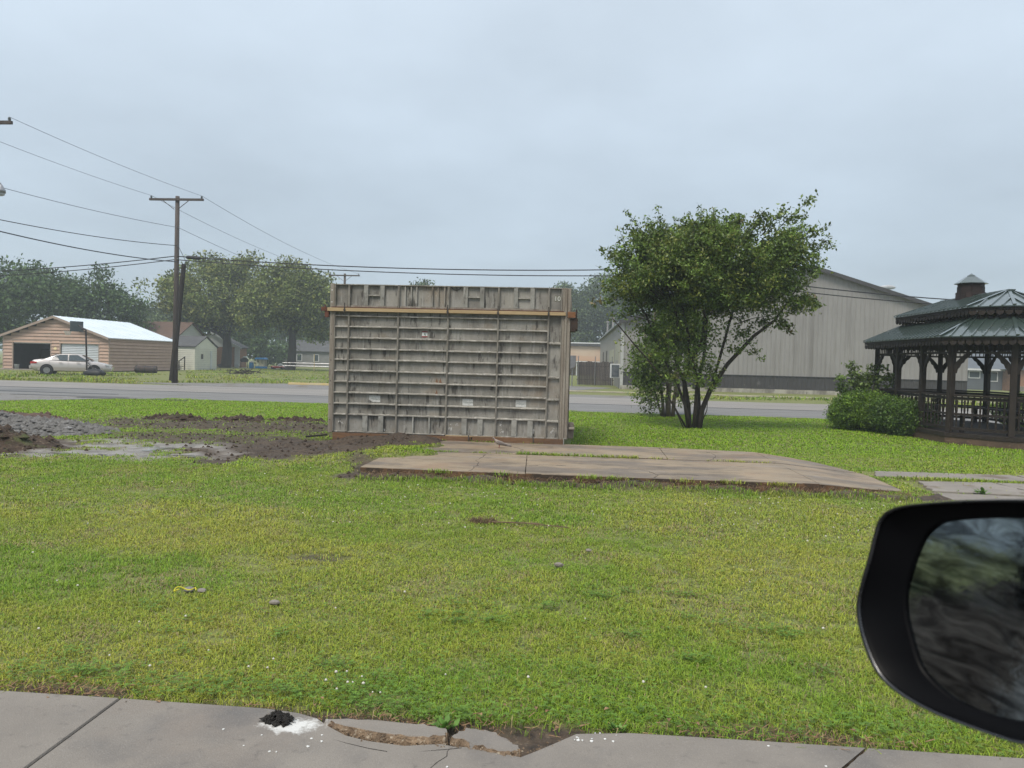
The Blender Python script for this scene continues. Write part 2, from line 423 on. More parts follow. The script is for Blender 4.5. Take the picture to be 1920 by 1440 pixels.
ground_nodes()
ground = np_mesh('ground', np.stack([GX, GY, GZ], -1).reshape(-1, 3), q, 4, M_ground, attr={'soil': sm.ravel(), 'pale': pm.ravel()}, smooth=True)
put(ground, 'green turf ground with bare brown soil patches beside the formwork', kind='structure')

# ------------------------------------------------------------------ road
def sheet(name, poly, z, m, label, kind='structure', th=.004):
    b = B(); b.prism([(x, y, z - th) for x, y in poly], (0, 0, th)); o = b.build(name, m); put(o, label, kind=kind); return o
def wob(x0, x1, y, step, amp, seed, rev=False):
    xs = np.arange(x0, x1 + 1e-6, step)
    ys = y + (fbm(xs, xs * 0, .35, seed) - .5) * amp
    p = list(zip(xs.tolist(), ys.tolist())); return p[::-1] if rev else p
sheet('road', wob(-150, 150, 26.8, 1.5, .5, 70) + [(150, 31.9), (-150, 31.9)], .004, M_asphalt, 'bluish grey wet asphalt near lane of the street behind the lawn')
sheet('road', [(-150, 31.95), (150, 31.95)] + wob(-150, 150, 38.2, 1.5, .8, 71, True), .006, M_asphalt2, 'pale tan worn far lane of the street behind the lawn')
sheet('road', wob(-150, 150, 31.8, 2, .12, 72) + wob(-150, 150, 32.02, 2, .16, 73, True), .010, M_tar, 'thin dark tar seam along the middle of the street')
sheet('parking_lot', [(-60, -14), (40, -14), (40, .98), (-60, .98)], .004, M_asphalt, 'wet asphalt strip beside the sidewalk under the camera car')
sheet('gravel_apron', [(-60, 18.2), (-21, 18.6), (-18.5, 22.4), (-16.4, 25.6), (-14.2, 26.9), (-14.2, 27.4), (-60, 27.4)], .001, M_gravel, 'grey gravel apron at the left end of the lawn', th=.004)
for i, (x0, x1, y0) in enumerate(((-20.5, -15.8, 26.6), (-24, -17.5, 28.4), (-17.5, -13.2, 25.9))):
    sheet('tar_patch', wob(x0, x1, y0, .4, .3, 75 + i) + wob(x0, x1, y0 + .26, .4, .3, 78 + i, True), .009 + .002 * i, M_tar, ('dark tar streak on the gravel apron near the lawn corner', 'dark tar streak across the near lane at the left', 'short dark tar streak beside the lawn corner')[i])
sheet('gravel_drive', [(-19.5, 38.3), (-5, 38.3), (-2, 43), (3, 55), (-4, 60), (-9.5, 52), (-14.5, 47.2), (-19.2, 43.6), (-24, 40.4)], .001, M_gravel, 'grey gravel drive joining the street behind the formwork')
sheet('gravel_verge', wob(-4.5, 4.5, 38.2, .8, .5, 81) + wob(-4.5, 4.5, 41.5, .8, 1, 82, True), .005, M_gravel, 'strip of grey gravel along the street by the wooden fence')
M_curbc = mat('kerb_concrete', (.40, .36, .28), (.30, .27, .21), scale=3, rough=.8, bump=.3)
b = B(); b.box(-8, 24, 45.8, 46.0, -.02, .07); put(b.build('kerb', M_curbc, bevel=.02), 'low pale kerb in front of the grey metal building', kind='structure')
M_yel = mat('yellow_paint', (.40, .29, .10), (.36, .32, .22), scale=1.2, rough=.7)
b = B(); b.prism([(-16.6, 43.85, 0), (-16.6, 44.1, 0), (-16.6, 44.05, .13), (-16.6, 43.9, .13)], (2.7, .25, 0))
put(b.build('parking_block', M_yel, bevel=.015), 'yellow painted concrete parking block left of the formwork across the street', 'parking block')

# ------------------------------------------------------------------ raised slab
def jag(p, q_, n, amp, seed):
    r = random.Random(seed); o = []
    for i in range(n):
        t = i / n; o.append((p[0] + (q_[0] - p[0]) * t + (r.uniform(-amp, amp) if i else 0), p[1] + (q_[1] - p[1]) * t + (r.uniform(-amp, amp) if i else 0)))
    return o
def ring(pts, n=6, amp=.012, seed=0):
    o = []
    for i in range(len(pts)): o += jag(pts[i], pts[(i + 1) % len(pts)], n, amp, seed * 31 + i)
    return o
def zslab(x): return .12 if x < 3.35 else max(.004, .12 - (x - 3.35) / 1.25 * .116)
def piece(name, poly, parent, m, zf, th, seed, n=7, amp=.013, medge=None):
    poly = ring(poly, n, amp, seed); b = B()
    k = len(poly); top = [(x, y, zf(x)) for x, y in poly]; ce = (sum(p[0] for p in poly) / k, sum(p[1] for p in poly) / k)
    inn = []
    for x, y in poly:
        dl = math.hypot(ce[0] - x, ce[1] - y); inn.append((x + (ce[0] - x) / dl * .005, y + (ce[1] - y) / dl * .005, zf(x)))
    low = [(x, y, zf(x) - .008) for x, y in poly]; bot = [(x, y, zf(x) - th) for x, y in poly]
    b.rings([bot, low, inn], caps=False)
    b.f.append(tuple(2 * k + i for i in range(k)))
    o = b.build(name, m, parent)
    if medge:
        o.data.materials.append(medge)
        for p in o.data.polygons:
            if abs(p.normal.z) < .3: p.material_index = 1
    return o
slab = piece('pavement', [(-2.9, 10.8), (3.2, 10.8), (3.2, 14.4), (-2.9, 14.4)], None, M_slabedge, lambda x: .07, .12, 1)
put(slab, 'low raised concrete slab in front of the formwork, ramped at its right end', kind='structure')
PC = [[(-2.95, 10.62), (-.62, 10.56), (-.72, 12.72), (-2.95, 12.70)], [(-.615, 10.56), (3.352, 10.62), (3.352, 12.74), (-.715, 12.72)],
      [(-3.0, 12.80), (1.6, 12.82), (1.65, 14.60), (-3.0, 14.56)], [(1.606, 12.82), (3.352, 12.84), (3.352, 14.36), (1.656, 14.60)]]
for i, pl in enumerate(PC): piece('slab', pl, slab, M_slab, zslab, .17, 40 + i, n=18, amp=.004, medge=M_slabedge)
piece('slab', [(3.355, 10.62), (4.0, 10.78), (4.62, 11.03), (4.70, 12.74), (3.355, 12.74)], slab, M_slab, zslab, .17, 60, medge=M_slabedge)
piece('slab', [(3.355, 12.84), (4.68, 12.82), (4.5, 13.3), (4.25, 13.85), (3.9, 14.15), (3.355, 14.34)], slab, M_slab, zslab, .17, 61, medge=M_slabedge)
b = B(); r = random.Random(17)
for pts in ([(-1.42, 10.58), (-1.36, 11.2), (-1.45, 11.9), (-1.38, 12.7)], [(1.15, 10.6), (1.22, 10.9), (1.1, 11.3), (.95, 11.5)], [(1.2, 10.9), (1.6, 11.05), (1.9, 11.0)], [(-.9, 12.8), (-.85, 13.4), (-1.1, 14.0)], [(2.3, 12.85), (2.5, 13.4), (2.45, 14.2)], [(-.66, 11.4), (-.3, 11.55), (0, 11.5)]):
    q_ = []
    for i in range(len(pts) - 1):
        for t in np.linspace(0, 1, 6)[:-1]: q_.append((pts[i][0] + (pts[i + 1][0] - pts[i][0]) * t + r.uniform(-.03, .03), pts[i][1] + (pts[i + 1][1] - pts[i][1]) * t + r.uniform(-.02, .02), .119))
    b.tube(q_, [r.uniform(.002, .006) for _ in q_], 4)
b.build('crack', M_char, slab)
path = piece('path', [(4.8, 12.5), (5.0, 13.08), (7.2, 13.2), (7.3, 12.55), (6.1, 12.45)], None, M_path, lambda x: .012, .06, 71); put(path, 'broken old concrete path leading right from the slab ramp', kind='structure')
for i, pl in enumerate(([(7.32, 12.6), (7.3, 13.2), (13, 13.4), (13, 12.7)], [(5.05, 11.15), (5.25, 12.05), (6.4, 12.2), (6.5, 11.0)], [(6.53, 11.0), (6.43, 12.2), (13, 12.4), (13, 10.9)], [(4.9, 10.42), (4.95, 10.95), (6.3, 10.86), (6.2, 10.35)], [(6.25, 10.35), (6.35, 10.84), (13, 10.8), (13, 10.3)])):
    piece('slab', pl, path, M_path, lambda x: .012, .06, 80 + i, n=9, amp=.035)

# ------------------------------------------------------------------ sidewalk in the foreground
walk = piece('sidewalk', [(-6, 1.0), (-2.076, 1.0), (-2.076, 3.41), (-6, 3.42)], None, M_walk, lambda x: .03, .1, 90, n=14, amp=.0015)
put(walk, 'grey concrete sidewalk along the bottom of the view with a broken edge', kind='structure')
NOTCH = [(-1.36, 3.40), (-1.20, 3.375), (-1.10, 3.335), (-1.04, 3.28), (-.93, 3.20), (-.82, 3.165), (-.66, 3.145), (-.58, 3.165), (-.51, 3.18), (-.45, 3.165), (-.39, 3.17), (-.27, 3.14), (-.17, 3.115), (-.12, 3.16), (-.05, 3.23), (.06, 3.345), (.3, 3.385)]
def raw_piece(name, poly, z, th, m, parent=None, me=None):
    b = B(); k = len(poly)
    b.rings([[(x, y, z - th) for x, y in poly], [(x, y, z - .006) for x, y in poly], [(x, y - .004 if y > 3 else y, z) for x, y in poly]], caps=False)
    b.f.append(tuple(2 * k + i for i in range(k))); b.f.append(tuple(reversed(range(k))))
    o = b.build(name, m, parent)
    if me:
        o.data.materials.append(me)
        for p in o.data.polygons:
            if abs(p.normal.z) < .4: p.material_index = 1
    return o
raw_piece('slab', [(-2.060, 1.0), (1.06, 1.0), (1.10, 2.6), (1.12, 3.18), (1.19, 3.26), (1.30, 3.385)] + [(.9, 3.388)] + [(x, y) for x, y in NOTCH[::-1]] + [(-2.060, 3.41)], .03, .1, M_walk, walk, M_aggregate)
piece('slab', [(1.068, 1.0), (6.5, 1.0), (6.5, 3.36), (1.31, 3.385), (1.198, 3.255), (1.128, 3.175), (1.108, 2.6)], walk, M_walk, lambda x: .029, .1, 92, n=5, amp=.003)
b = B(); b.box(-2.0755, -2.0605, 1.0, 3.40, -.06, .020); b.build('joint_filler', M_char, walk)
b = B()
for pts in ([(-.46, 3.155), (-.475, 3.12), (-.47, 3.08), (-.50, 3.03), (-.52, 2.98), (-.56, 2.9)], [(-.98, 3.16), (-.9, 3.13), (-.8, 3.10), (-.72, 3.085)], [(-.60, 3.10), (-.53, 3.12), (-.46, 3.14), (-.42, 3.155)]):
    b.tube([(x, y, .029) for x, y in pts], [.001, .0025, .003, .003, .0025, .001][:len(pts)], 4)
b.build('crack', M_char, walk)
def chunk(name, poly, z0, z1, tilt, label, seed):
    r = random.Random(seed); b = B(); cx = sum(p[0] for p in poly) / len(poly); cy = sum(p[1] for p in poly) / len(poly)
    poly = ring(poly, 5, .009, seed); k = len(poly)
    f = lambda x, y: z1 + (y - cy) * tilt + r.uniform(-.003, .003)
    top = [(x, y, f(x, y)) for x, y in poly]; mid = [(x + (x - cx) * .03 + r.uniform(-.01, .01), y - .014 + r.uniform(-.014, .01), f(x, y) - r.uniform(.012, .028)) for x, y in poly]
    bot = [(x + (x - cx) * .08 + r.uniform(-.008, .008), y - .035 + r.uniform(-.008, .008), z0) for x, y in poly]
    b.rings([bot, mid, top], caps=False); b.f.append(tuple(2 * k + i for i in range(k))); b.f.append(tuple(reversed(range(k))))
    o = b.build(name, M_aggregate); o.data.materials.append(M_walk)
    for p in o.data.polygons:
        if p.normal.z > .75: p.material_index = 1
    return put(o, label, 'concrete chunk', 'broken chunks at the sidewalk edge')
chunk('concrete_chunk', [(-1.05, 3.30), (-.82, 3.315), (-.61, 3.31), (-.51, 3.285), (-.50, 3.225), (-.62, 3.205), (-.79, 3.21), (-.95, 3.25)], -.06, .044, .02, 'long flat broken concrete chunk at the sidewalk edge, left of the two', 5)
chunk('concrete_chunk', [(-.47, 3.205), (-.42, 3.275), (-.31, 3.26), (-.22, 3.20), (-.175, 3.15), (-.21, 3.125), (-.29, 3.14), (-.39, 3.17)], -.06, .048, .12, 'smaller tilted broken concrete chunk at the sidewalk edge, right of the two', 6)
# white splash, black rotted stump and scattered chips
b = B(); pts = []
for i in range(40):
    t = i / 40 * 2 * math.pi; rr = .085 + .05 * random.random() + .03 * math.sin(3 * t)
    pts.append((-1.2 + rr * 1.35 * math.cos(t), 3.235 + rr * .75 * math.sin(t), .0315))
b.prism(pts, (0, 0, .003)); pass
b = B(); r = random.Random(3)
for i in range(60):
    a = r.uniform(0, 6.28); d = .06 * math.sqrt(r.random()); x, y = -1.26 + d * math.cos(a) * 1.15, 3.285 + d * math.sin(a) * .8; z = .03 + r.random() * .045 * (1 - d * 11); s_ = r.uniform(.008, .022)
    q_ = [(x + s_ * r.uniform(.3, 1.3) * u, y + s_ * r.uniform(.3, 1.3) * v, z + s_ * r.uniform(.3, 1.4) * w) for u, v, w in ((1, .2, 0), (0, 1, .3), (-1, 0, .2), (.2, -1, 0), (0, .1, 1), (0, 0, -1))]
    b.add(q_, [(0, 1, 4), (1, 2, 4), (2, 3, 4), (3, 0, 4), (1, 0, 5), (2, 1, 5), (3, 2, 5), (0, 3, 5)])
for i in range(8):
    a = r.uniform(0, 6.28); b.tube([(-1.26, 3.28, .035), (-1.26 + .085 * math.cos(a), 3.28 + .06 * math.sin(a), .036)], [.004, .0015], 4)
put(b.build('rotted_stump', M_char), 'ragged black rotted post stump on the sidewalk edge', 'stump')
b = B()
for i in range(240):
    t = r.random(); x = -1.05 + 1.05 * t; y = float(np.interp(x, [-1.05, -.9, -.66, -.45, -.2, 0], [3.30, 3.205, 3.16, 3.17, 3.13, 3.27])) + r.gauss(.0, .016); s_ = r.uniform(.002, .009); z = .018 + r.uniform(-.01, .014)
    q_ = [(x + s_ * r.uniform(.5, 1.2) * u, y + s_ * r.uniform(.5, 1.2) * v, z + s_ * r.uniform(.5, 1) * w) for u, v, w in ((1, 0, 0), (0, 1, 0), (-1, 0, 0), (0, -1, 0), (0, 0, 1), (0, 0, -1))]
    b.add(q_, [(0, 1, 4), (1, 2, 4), (2, 3, 4), (3, 0, 4), (1, 0, 5), (2, 1, 5), (3, 2, 5), (0, 3, 5)])
put(b.build('concrete_crumbs', M_aggregate, fix=False), 'tan crumbs of broken concrete along the sidewalk notch', kind='stuff')
b = B()
for i in range(30):
    x, y = ((r.uniform(.05, .25), r.uniform(3.28, 3.36)) if i < 12 else (r.uniform(-1.5, -1.0), r.uniform(2.95, 3.3)) if i < 22 else (r.uniform(-2.4, 1.7), r.uniform(2.7, 3.36)))
    s_ = r.uniform(.002, .007) * (1.4 if i < 12 else 1)
    b.prism([(x + s_ * r.uniform(.5, 1.3) * math.cos(t), y + s_ * r.uniform(.5, 1.3) * math.sin(t), .0305) for t in (0, 1.2, 2.5, 3.8, 5)], (0, 0, .003))
put(b.build('paint_chips', M_chip), 'tiny white chips scattered on the sidewalk', kind='stuff')
# ------------------------------------------------------------------ grass
M_grass = leaf_mat('grass_blade', trans=.25, rough=.55, spec=.25)
def blade_arrays(x, y, z, h, w, lean, col, tipcol=1.25):
    n = len(x); az = rng.random(n) * 2 * np.pi
    d = np.stack([np.cos(az), np.sin(az), 0 * az], -1); s = np.stack([-np.sin(az), np.cos(az), 0 * az], -1)
    base = np.stack([x, y, z], -1); up = np.array([0, 0, 1.])
    mid = base + d * (lean * h * .35)[:, None] + up * (h * .62)[:, None]
    tip = base + d * (lean * h)[:, None] + up * (h * np.clip(1.0 - .42 * lean, .3, 1))[:, None]
    hw = (w / 2)[:, None]
    V = np.stack([base - s * hw, base + s * hw, mid - s * hw * .8, mid + s * hw * .8, tip], 1).reshape(-1, 3)
    o = (np.arange(n) * 5)[:, None]
    lp = (o + np.array([0, 1, 3, 2, 2, 3, 4])[None]).ravel()
    per = np.tile(np.array([4, 3]), n)
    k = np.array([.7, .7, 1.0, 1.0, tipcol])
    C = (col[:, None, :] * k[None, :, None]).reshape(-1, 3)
    return V, lp, per, C
def grass_color(x, y):
    n = len(x)
    pat = fbm(x, y, .55, 90); pat2 = fbm(x, y, 1.7, 95)
    yel = np.clip((pat - .40) / .16, 0, 1) * .65 + np.clip((pat2 - .48) / .16, 0, 1) * .35
    far = np.clip((y - 11) / 6, 0, 1)
    yel = yel * (1 - .75 * far)
    g1 = np.array([.198, .305, .026]); g2 = np.array([.345, .365, .050]); g3 = np.array([.222, .370, .014])
    c = g1 * (1 - yel[:, None]) + g2 * yel[:, None]
    c = c * (1 - far[:, None] * .75) + g3 * far[:, None] * .75
    c = c * (.62 + .76 * rng.random(n))[:, None]
    dead = rng.random(n) < (.05 + .08 * yel + .30 * np.clip((fbm(x, y, 2.6, 97) - .62) / .08, 0, 1) * (1 - far))
    c[dead] = np.array([.36, .29, .14]) * (.6 + .6 * rng.random(dead.sum()))[:, None]
    bl = rng.random(n) < .12
    c[bl] *= np.array([.55, .8, 1.0])
    return c
parts = []
def zone(y0, y1, dens, h0, h1, w0, w1):
    x0, x1 = -.80 * y1 - 1.3, .60 * y1 + 1.5
    n = int(dens * (x1 - x0) * (y1 - y0))
    x = rng.uniform(x0, x1, n); y = rng.uniform(y0, y1, n)
    k = (x > -.80 * y - 1.3) & (x < .60 * y + 1.5)
    x, y = x[k], y[k]
    tuft = fbm(x, y, 7.0, 99, 2)                     # clumpy growth
    k = rng.random(len(x)) < np.clip(.55 + (tuft - .3) * 1.8, .2, 1)
    x, y, tuft = x[k], y[k], tuft[k]
    k = rng.random(len(x)) < grass_prob(x, y)
    x, y, tuft = x[k], y[k], tuft[k]
    n = len(x)
    h = (h0 + (h1 - h0) * rng.random(n) ** 1.4) * (.6 + .8 * fbm(x, y, 1.3, 101, 2)) * (.8 + .5 * tuft)
    w = rng.uniform(w0, w1, n); lean = rng.uniform(.4, 1.6, n)
    z = ground_z(x, y) - .003
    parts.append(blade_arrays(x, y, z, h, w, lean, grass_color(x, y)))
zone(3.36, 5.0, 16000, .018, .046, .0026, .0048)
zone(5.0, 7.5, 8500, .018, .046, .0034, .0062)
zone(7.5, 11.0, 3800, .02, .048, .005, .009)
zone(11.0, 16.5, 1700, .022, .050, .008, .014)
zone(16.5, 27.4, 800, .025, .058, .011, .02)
# longer grass along the edges of the slab, sidewalk, formwork and gazebo, and in the joints of the slab
def edge(x, y, h0, h1, w0, w1, jx=.03, jy=.03):
    n = len(x); x = x + rng.normal(0, jx, n); y = y + rng.normal(0, jy, n)
    parts.append(blade_arrays(x, y, ground_z(x, y) - .003, rng.uniform(h0, h1, n), rng.uniform(w0, w1, n), rng.uniform(.3, 1.1, n), grass_color(x, y)))
xs = rng.uniform(-2.9, 2.2, 2600); xs = xs[(fbm(xs, xs * 0, 2.0, 130) > .56)]
parts_z = len(parts)
n = len(xs); parts.append(blade_arrays(xs, 12.76 + rng.normal(0, .03, n), np.full(n, .1), rng.uniform(.02, .11, n), rng.uniform(.006, .012, n), rng.uniform(.4, 1.4, n), grass_color(xs, np.full(n, 9.))))
xs = rng.uniform(-2.9, 4.5, 2200); edge(xs, np.full(len(xs), 10.28), .04, .10, .005, .010, .02, .06)
xs = rng.uniform(-2.9, 4.0, 1500); edge(xs, np.full(len(xs), 3.46), .03, .075, .003, .005, .02, .05)
xs = rng.uniform(1.6, 4.3, 1600); edge(xs, 14.75 - np.clip(xs - 3.2, 0, 2) * .6, .05, .11, .008, .014, .05, .08)
for cx_, cy_ in [(random.uniform(-2.6, 4.2), random.choice((10.5, 10.55, 12.75, 14.5, 12.8))) for _ in range(26)]:
    n = random.randint(30, 110); x_ = rng.normal(cx_, .09, n); y_ = rng.normal(cy_, .035, n); parts.append(blade_arrays(x_, y_, np.full(n, .09 if cx_ < 3.4 else .03), rng.uniform(.02, .10, n), rng.uniform(.006, .012, n), rng.uniform(.4, 1.5, n), grass_color(x_, np.full(n, 9.))))
xs = rng.uniform(5, 9, 1500); edge(xs, np.full(len(xs), 12.3), .03, .09, .007, .012, .05, .06)
# tussocks on the far side of the street
n = 90000
x = rng.uniform(-62, 30, n); y = 38.6 + rng.random(n) ** 1.4 * 60
onb = ((x > -48) & (x < -30) & (y < 59)) | ((x > -38.0) & (x < -6) & (y > 44) & (x > -.52 * y)) | ((x > 3) & (x < 30) & (y < 45.7) & (y > 40)) | ((x > -30) & (x < -14) & (y < 47))
drive = inpoly(x, y, [(-19.5, 38.3), (-5, 38.3), (-2, 43), (3, 55), (-4, 60), (-9.5, 52), (-14.5, 47.2), (-19.2, 43.6), (-24, 40.4)])
k = onb & ~drive & (fbm(x, y, .5, 140) > .42) & ~((x > -52) & (x < -41) & (y > 47)); x, y = x[k], y[k]; n = len(x)
c = grass_color(x, y * 0 + 8) * np.array([.85, .9, .9])
parts.append(blade_arrays(x, y, np.zeros(n), rng.uniform(.05, .26, n) * (fbm(x, y, .5, 140) - .25) * 2.4 * np.where(y > 56, .7, 1), rng.uniform(.03, .07, n), rng.uniform(.3, 1.2, n), c))
off = 0; VV, LL, PP, CC = [], [], [], []
for V, lp, per, C in parts:
    VV.append(V); LL.append(lp + off); PP.append(per); CC.append(C); off += len(V)
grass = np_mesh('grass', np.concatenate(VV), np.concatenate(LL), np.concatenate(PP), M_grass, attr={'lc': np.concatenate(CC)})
put(grass, 'mown green lawn grass with yellowish and straw patches', kind='stuff')

# clover leaves in patches
def clover(n, spots):
    xs, ys = [], []
    for cx, cy, rx, ry, k in spots:
        xs.append(rng.normal(cx, rx, k)); ys.append(rng.normal(cy, ry, k))
    x = np.concatenate(xs); y = np.concatenate(ys)
    k = (rng.random(len(x)) < grass_prob(x, y) + .35) & (y > 3.4); x, y = x[k], y[k]; n = len(x)
    z = rng.uniform(.015, .05, n); V, Lp, C = [], [], []
    col = np.array([.125, .225, .032]) * (.6 + .7 * rng.random(n))[:, None]
    s = rng.uniform(.007, .013, n); a0 = rng.random(n) * 6.28
    for t in range(3):
        a = a0 + t * 2.094; d = np.stack([np.cos(a), np.sin(a), 0 * a + .15], -1); p = np.stack([-np.sin(a), np.cos(a), 0 * a], -1)
        c0 = np.stack([x, y, z], -1)
        V.append(np.stack([c0, c0 + (d * .7 - p * .55) * s[:, None], c0 + d * s[:, None] * 1.25, c0 + (d * .7 + p * .55) * s[:, None]], 1))
        C.append(np.repeat(col[:, None, :], 4, 1))
    V = np.concatenate(V).reshape(-1, 3); C = np.concatenate(C).reshape(-1, 3)
    return V, np.arange(len(V)), C
sp = [(-1.05, 3.66, .25, .09, 380), (-.85, 3.5, .2, .06, 180), (-.5, 3.43, .10, .05, 300), (-1.75, 3.6, .3, .08, 300), (-2.6, 3.65, .3, .1, 300), (.3, 3.55, .5, .1, 350), (-.3, 3.9, .6, .2, 400), (1.4, 3.6, .4, .1, 300), (.6, 5, 1.2, .6, 500), (-1.6, 4.8, 1.2, .5, 500), (0, 7.2, 2.2, .8, 500)]
sp += [(random.uniform(-2.8, 1.6), random.uniform(3.5, 5.6), random.uniform(.03, .10), random.uniform(.02, .06), random.randint(15, 60)) for _ in range(35)]
V, Lp, C = clover(0, sp)
put(np_mesh('clover', V, Lp, 4, M_grass, attr={'lc': C}), 'darker green clover leaves low in the lawn near the sidewalk', kind='stuff')
# leafy weed at the sidewalk notch
def flowers():
    b = B(); r = random.Random(11)
    spots = [(-1.11, 3.82), (-1.16, 3.80), (-1.02, 3.78), (-1.07, 3.70), (-1.03, 3.65), (-1.1, 3.62), (-.98, 3.66), (-.92, 3.61), (-.88, 3.60), (-1.18, 3.7), (-.6, 3.82), (-2.4, 3.85), (-2.12, 3.75), (-1.62, 3.8), (-2.5, 4.3), (.4, 3.9), (-1.5, 3.75)]
    for i in range(170):
        y = 3.6 + 8.5 * r.random() ** .8; x = r.uniform(-.75, .58) * y
        if fbm(np.array([x]), np.array([y]), .5, 120)[0] + r.random() * .25 > .62: spots.append((x, y))
    for i in range(120):
        y = r.uniform(7.2, 9.8); x = r.gauss(-1.2, 1.1) if i < 60 else r.gauss(3.2, .8); spots.append((x, y))
    for x, y in spots:
        if grass_prob(np.array([x]), np.array([y]))[0] < .4: continue
        z = r.uniform(.04, .075); s = r.uniform(.004, .0075) * (1 + .03 * y)
        rings_ = []
        for zz, rr in ((-.7, .45), (-.2, 1), (.4, .9), (.8, .35)):
            rings_.append([(x + s * rr * math.cos(t * 1.2566), y + s * rr * math.sin(t * 1.2566), z + s * zz) for t in range(5)])
        b.rings(rings_)
    o = b.build('clover_flowers', mat('clover_white', (.62, .60, .54), (.5, .46, .40), scale=200, rough=.9), fix=False)
    put(o, 'small round white clover flowers dotted over the lawn', kind='stuff')
flowers()
def weed(x0, y0, label, n=22, s=.05, seed=0, z0=0.0):
    r = np.random.default_rng(seed); V, C = [], []
    for i in range(n):
        a = r.uniform(0, 6.28); L_ = s * r.uniform(.6, 1.4); e = r.uniform(.3, 1.2)
        d = np.array([math.cos(a) * math.cos(e), math.sin(a) * math.cos(e), math.sin(e)]); p = np.array([-math.sin(a), math.cos(a), 0])
        c0 = np.array([x0, y0, z0]) + d * L_ * .2 + r.normal(0, s * .25, 3) * [1, 1, .3]
        V += [c0, c0 + d * L_ * .5 - p * L_ * .2, c0 + d * L_ + [0, 0, -L_ * .15], c0 + d * L_ * .5 + p * L_ * .2]
        C += [np.array([.13, .25, .05]) * r.uniform(.7, 1.2)] * 4
    o = np_mesh('weed', np.array(V), np.arange(len(V)), 4, M_grass, attr={'lc': np.array(C)})
    return put(o, label, 'weed', 'weeds at the paving')
weed(-.52, 3.36, 'bright green leafy weed beside the broken sidewalk chunks', 40, .05, 1)
weed(.25, 3.44, 'bright green leafy weed at the sidewalk edge right of the broken notch', 26, .04, 2)
weed(5.65, 11.0, 'small spiky weed growing in the old path by the ramp', 26, .09, 3)

# ------------------------------------------------------------------ dry roots along the slab edge and mulch at the sidewalk
b = B(); r = random.Random(21)
for i in range(620):
    x = r.uniform(-2.9, 4.6); y = r.gauss(10.42, .08); a = r.uniform(0, 3.14); l = r.uniform(.03, .11); z = r.uniform(.03, .07)
    b.tube([(x, y, z), (x + l * math.cos(a) * .5, y + l * .3 * math.sin(a), z + r.uniform(.0, .05)), (x + l * math.cos(a), y + l * .6 * math.sin(a), z + r.uniform(-.01, .03))], [.003, .0035, .002], 3)
M_root = mat('dry_roots', (.22, .15, .095), (.10, .065, .04), scale=6, rough=.95)
put(b.build('dry_roots', M_root, fix=False), 'dry brown roots and dead grass along the slab edge', kind='stuff')
b = B()
for i in range(700):
    k = r.random()
    x, y = ((r.gauss(-2.42, .2), r.gauss(3.49, .04)) if k < .3 else (r.gauss(-.7, .3), r.gauss(3.38, .035)) if k < .6 else (r.gauss(1.0, .3), r.gauss(3.47, .04)) if k < .85 else (r.uniform(-2.8, 2), r.gauss(3.45, .03)))
    if y < 3.36 and not (-1.0 < x < 0): continue
    a = r.uniform(0, 6.28); l = r.uniform(.015, .06); z = r.uniform(0, .03)
    b.tube([(x, y, z), (x + l * math.cos(a), y + l * math.sin(a), z + r.uniform(-.005, .02))], [.0022, .0012], 3)
for i in range(26):
    x, y = r.uniform(-2.6, 1.6), r.uniform(3.38, 3.62); a = r.uniform(0, 6.28); l = r.uniform(.012, .026); z = r.uniform(.015, .04)
    b.add([(x, y, z), (x + l * math.cos(a + .5), y + l * math.sin(a + .5), z + .006), (x + l * 1.5 * math.cos(a), y + l * 1.5 * math.sin(a), z), (x + l * math.cos(a - .5), y + l * math.sin(a - .5), z + .008)], [(0, 1, 2, 3)])
put(b.build('leaf_litter', mat('leaf_litter', (.30, .19, .11), (.14, .085, .05), scale=30, rough=.9), fix=False), 'brown dead leaves and stems at the sidewalk edge', kind='stuff')

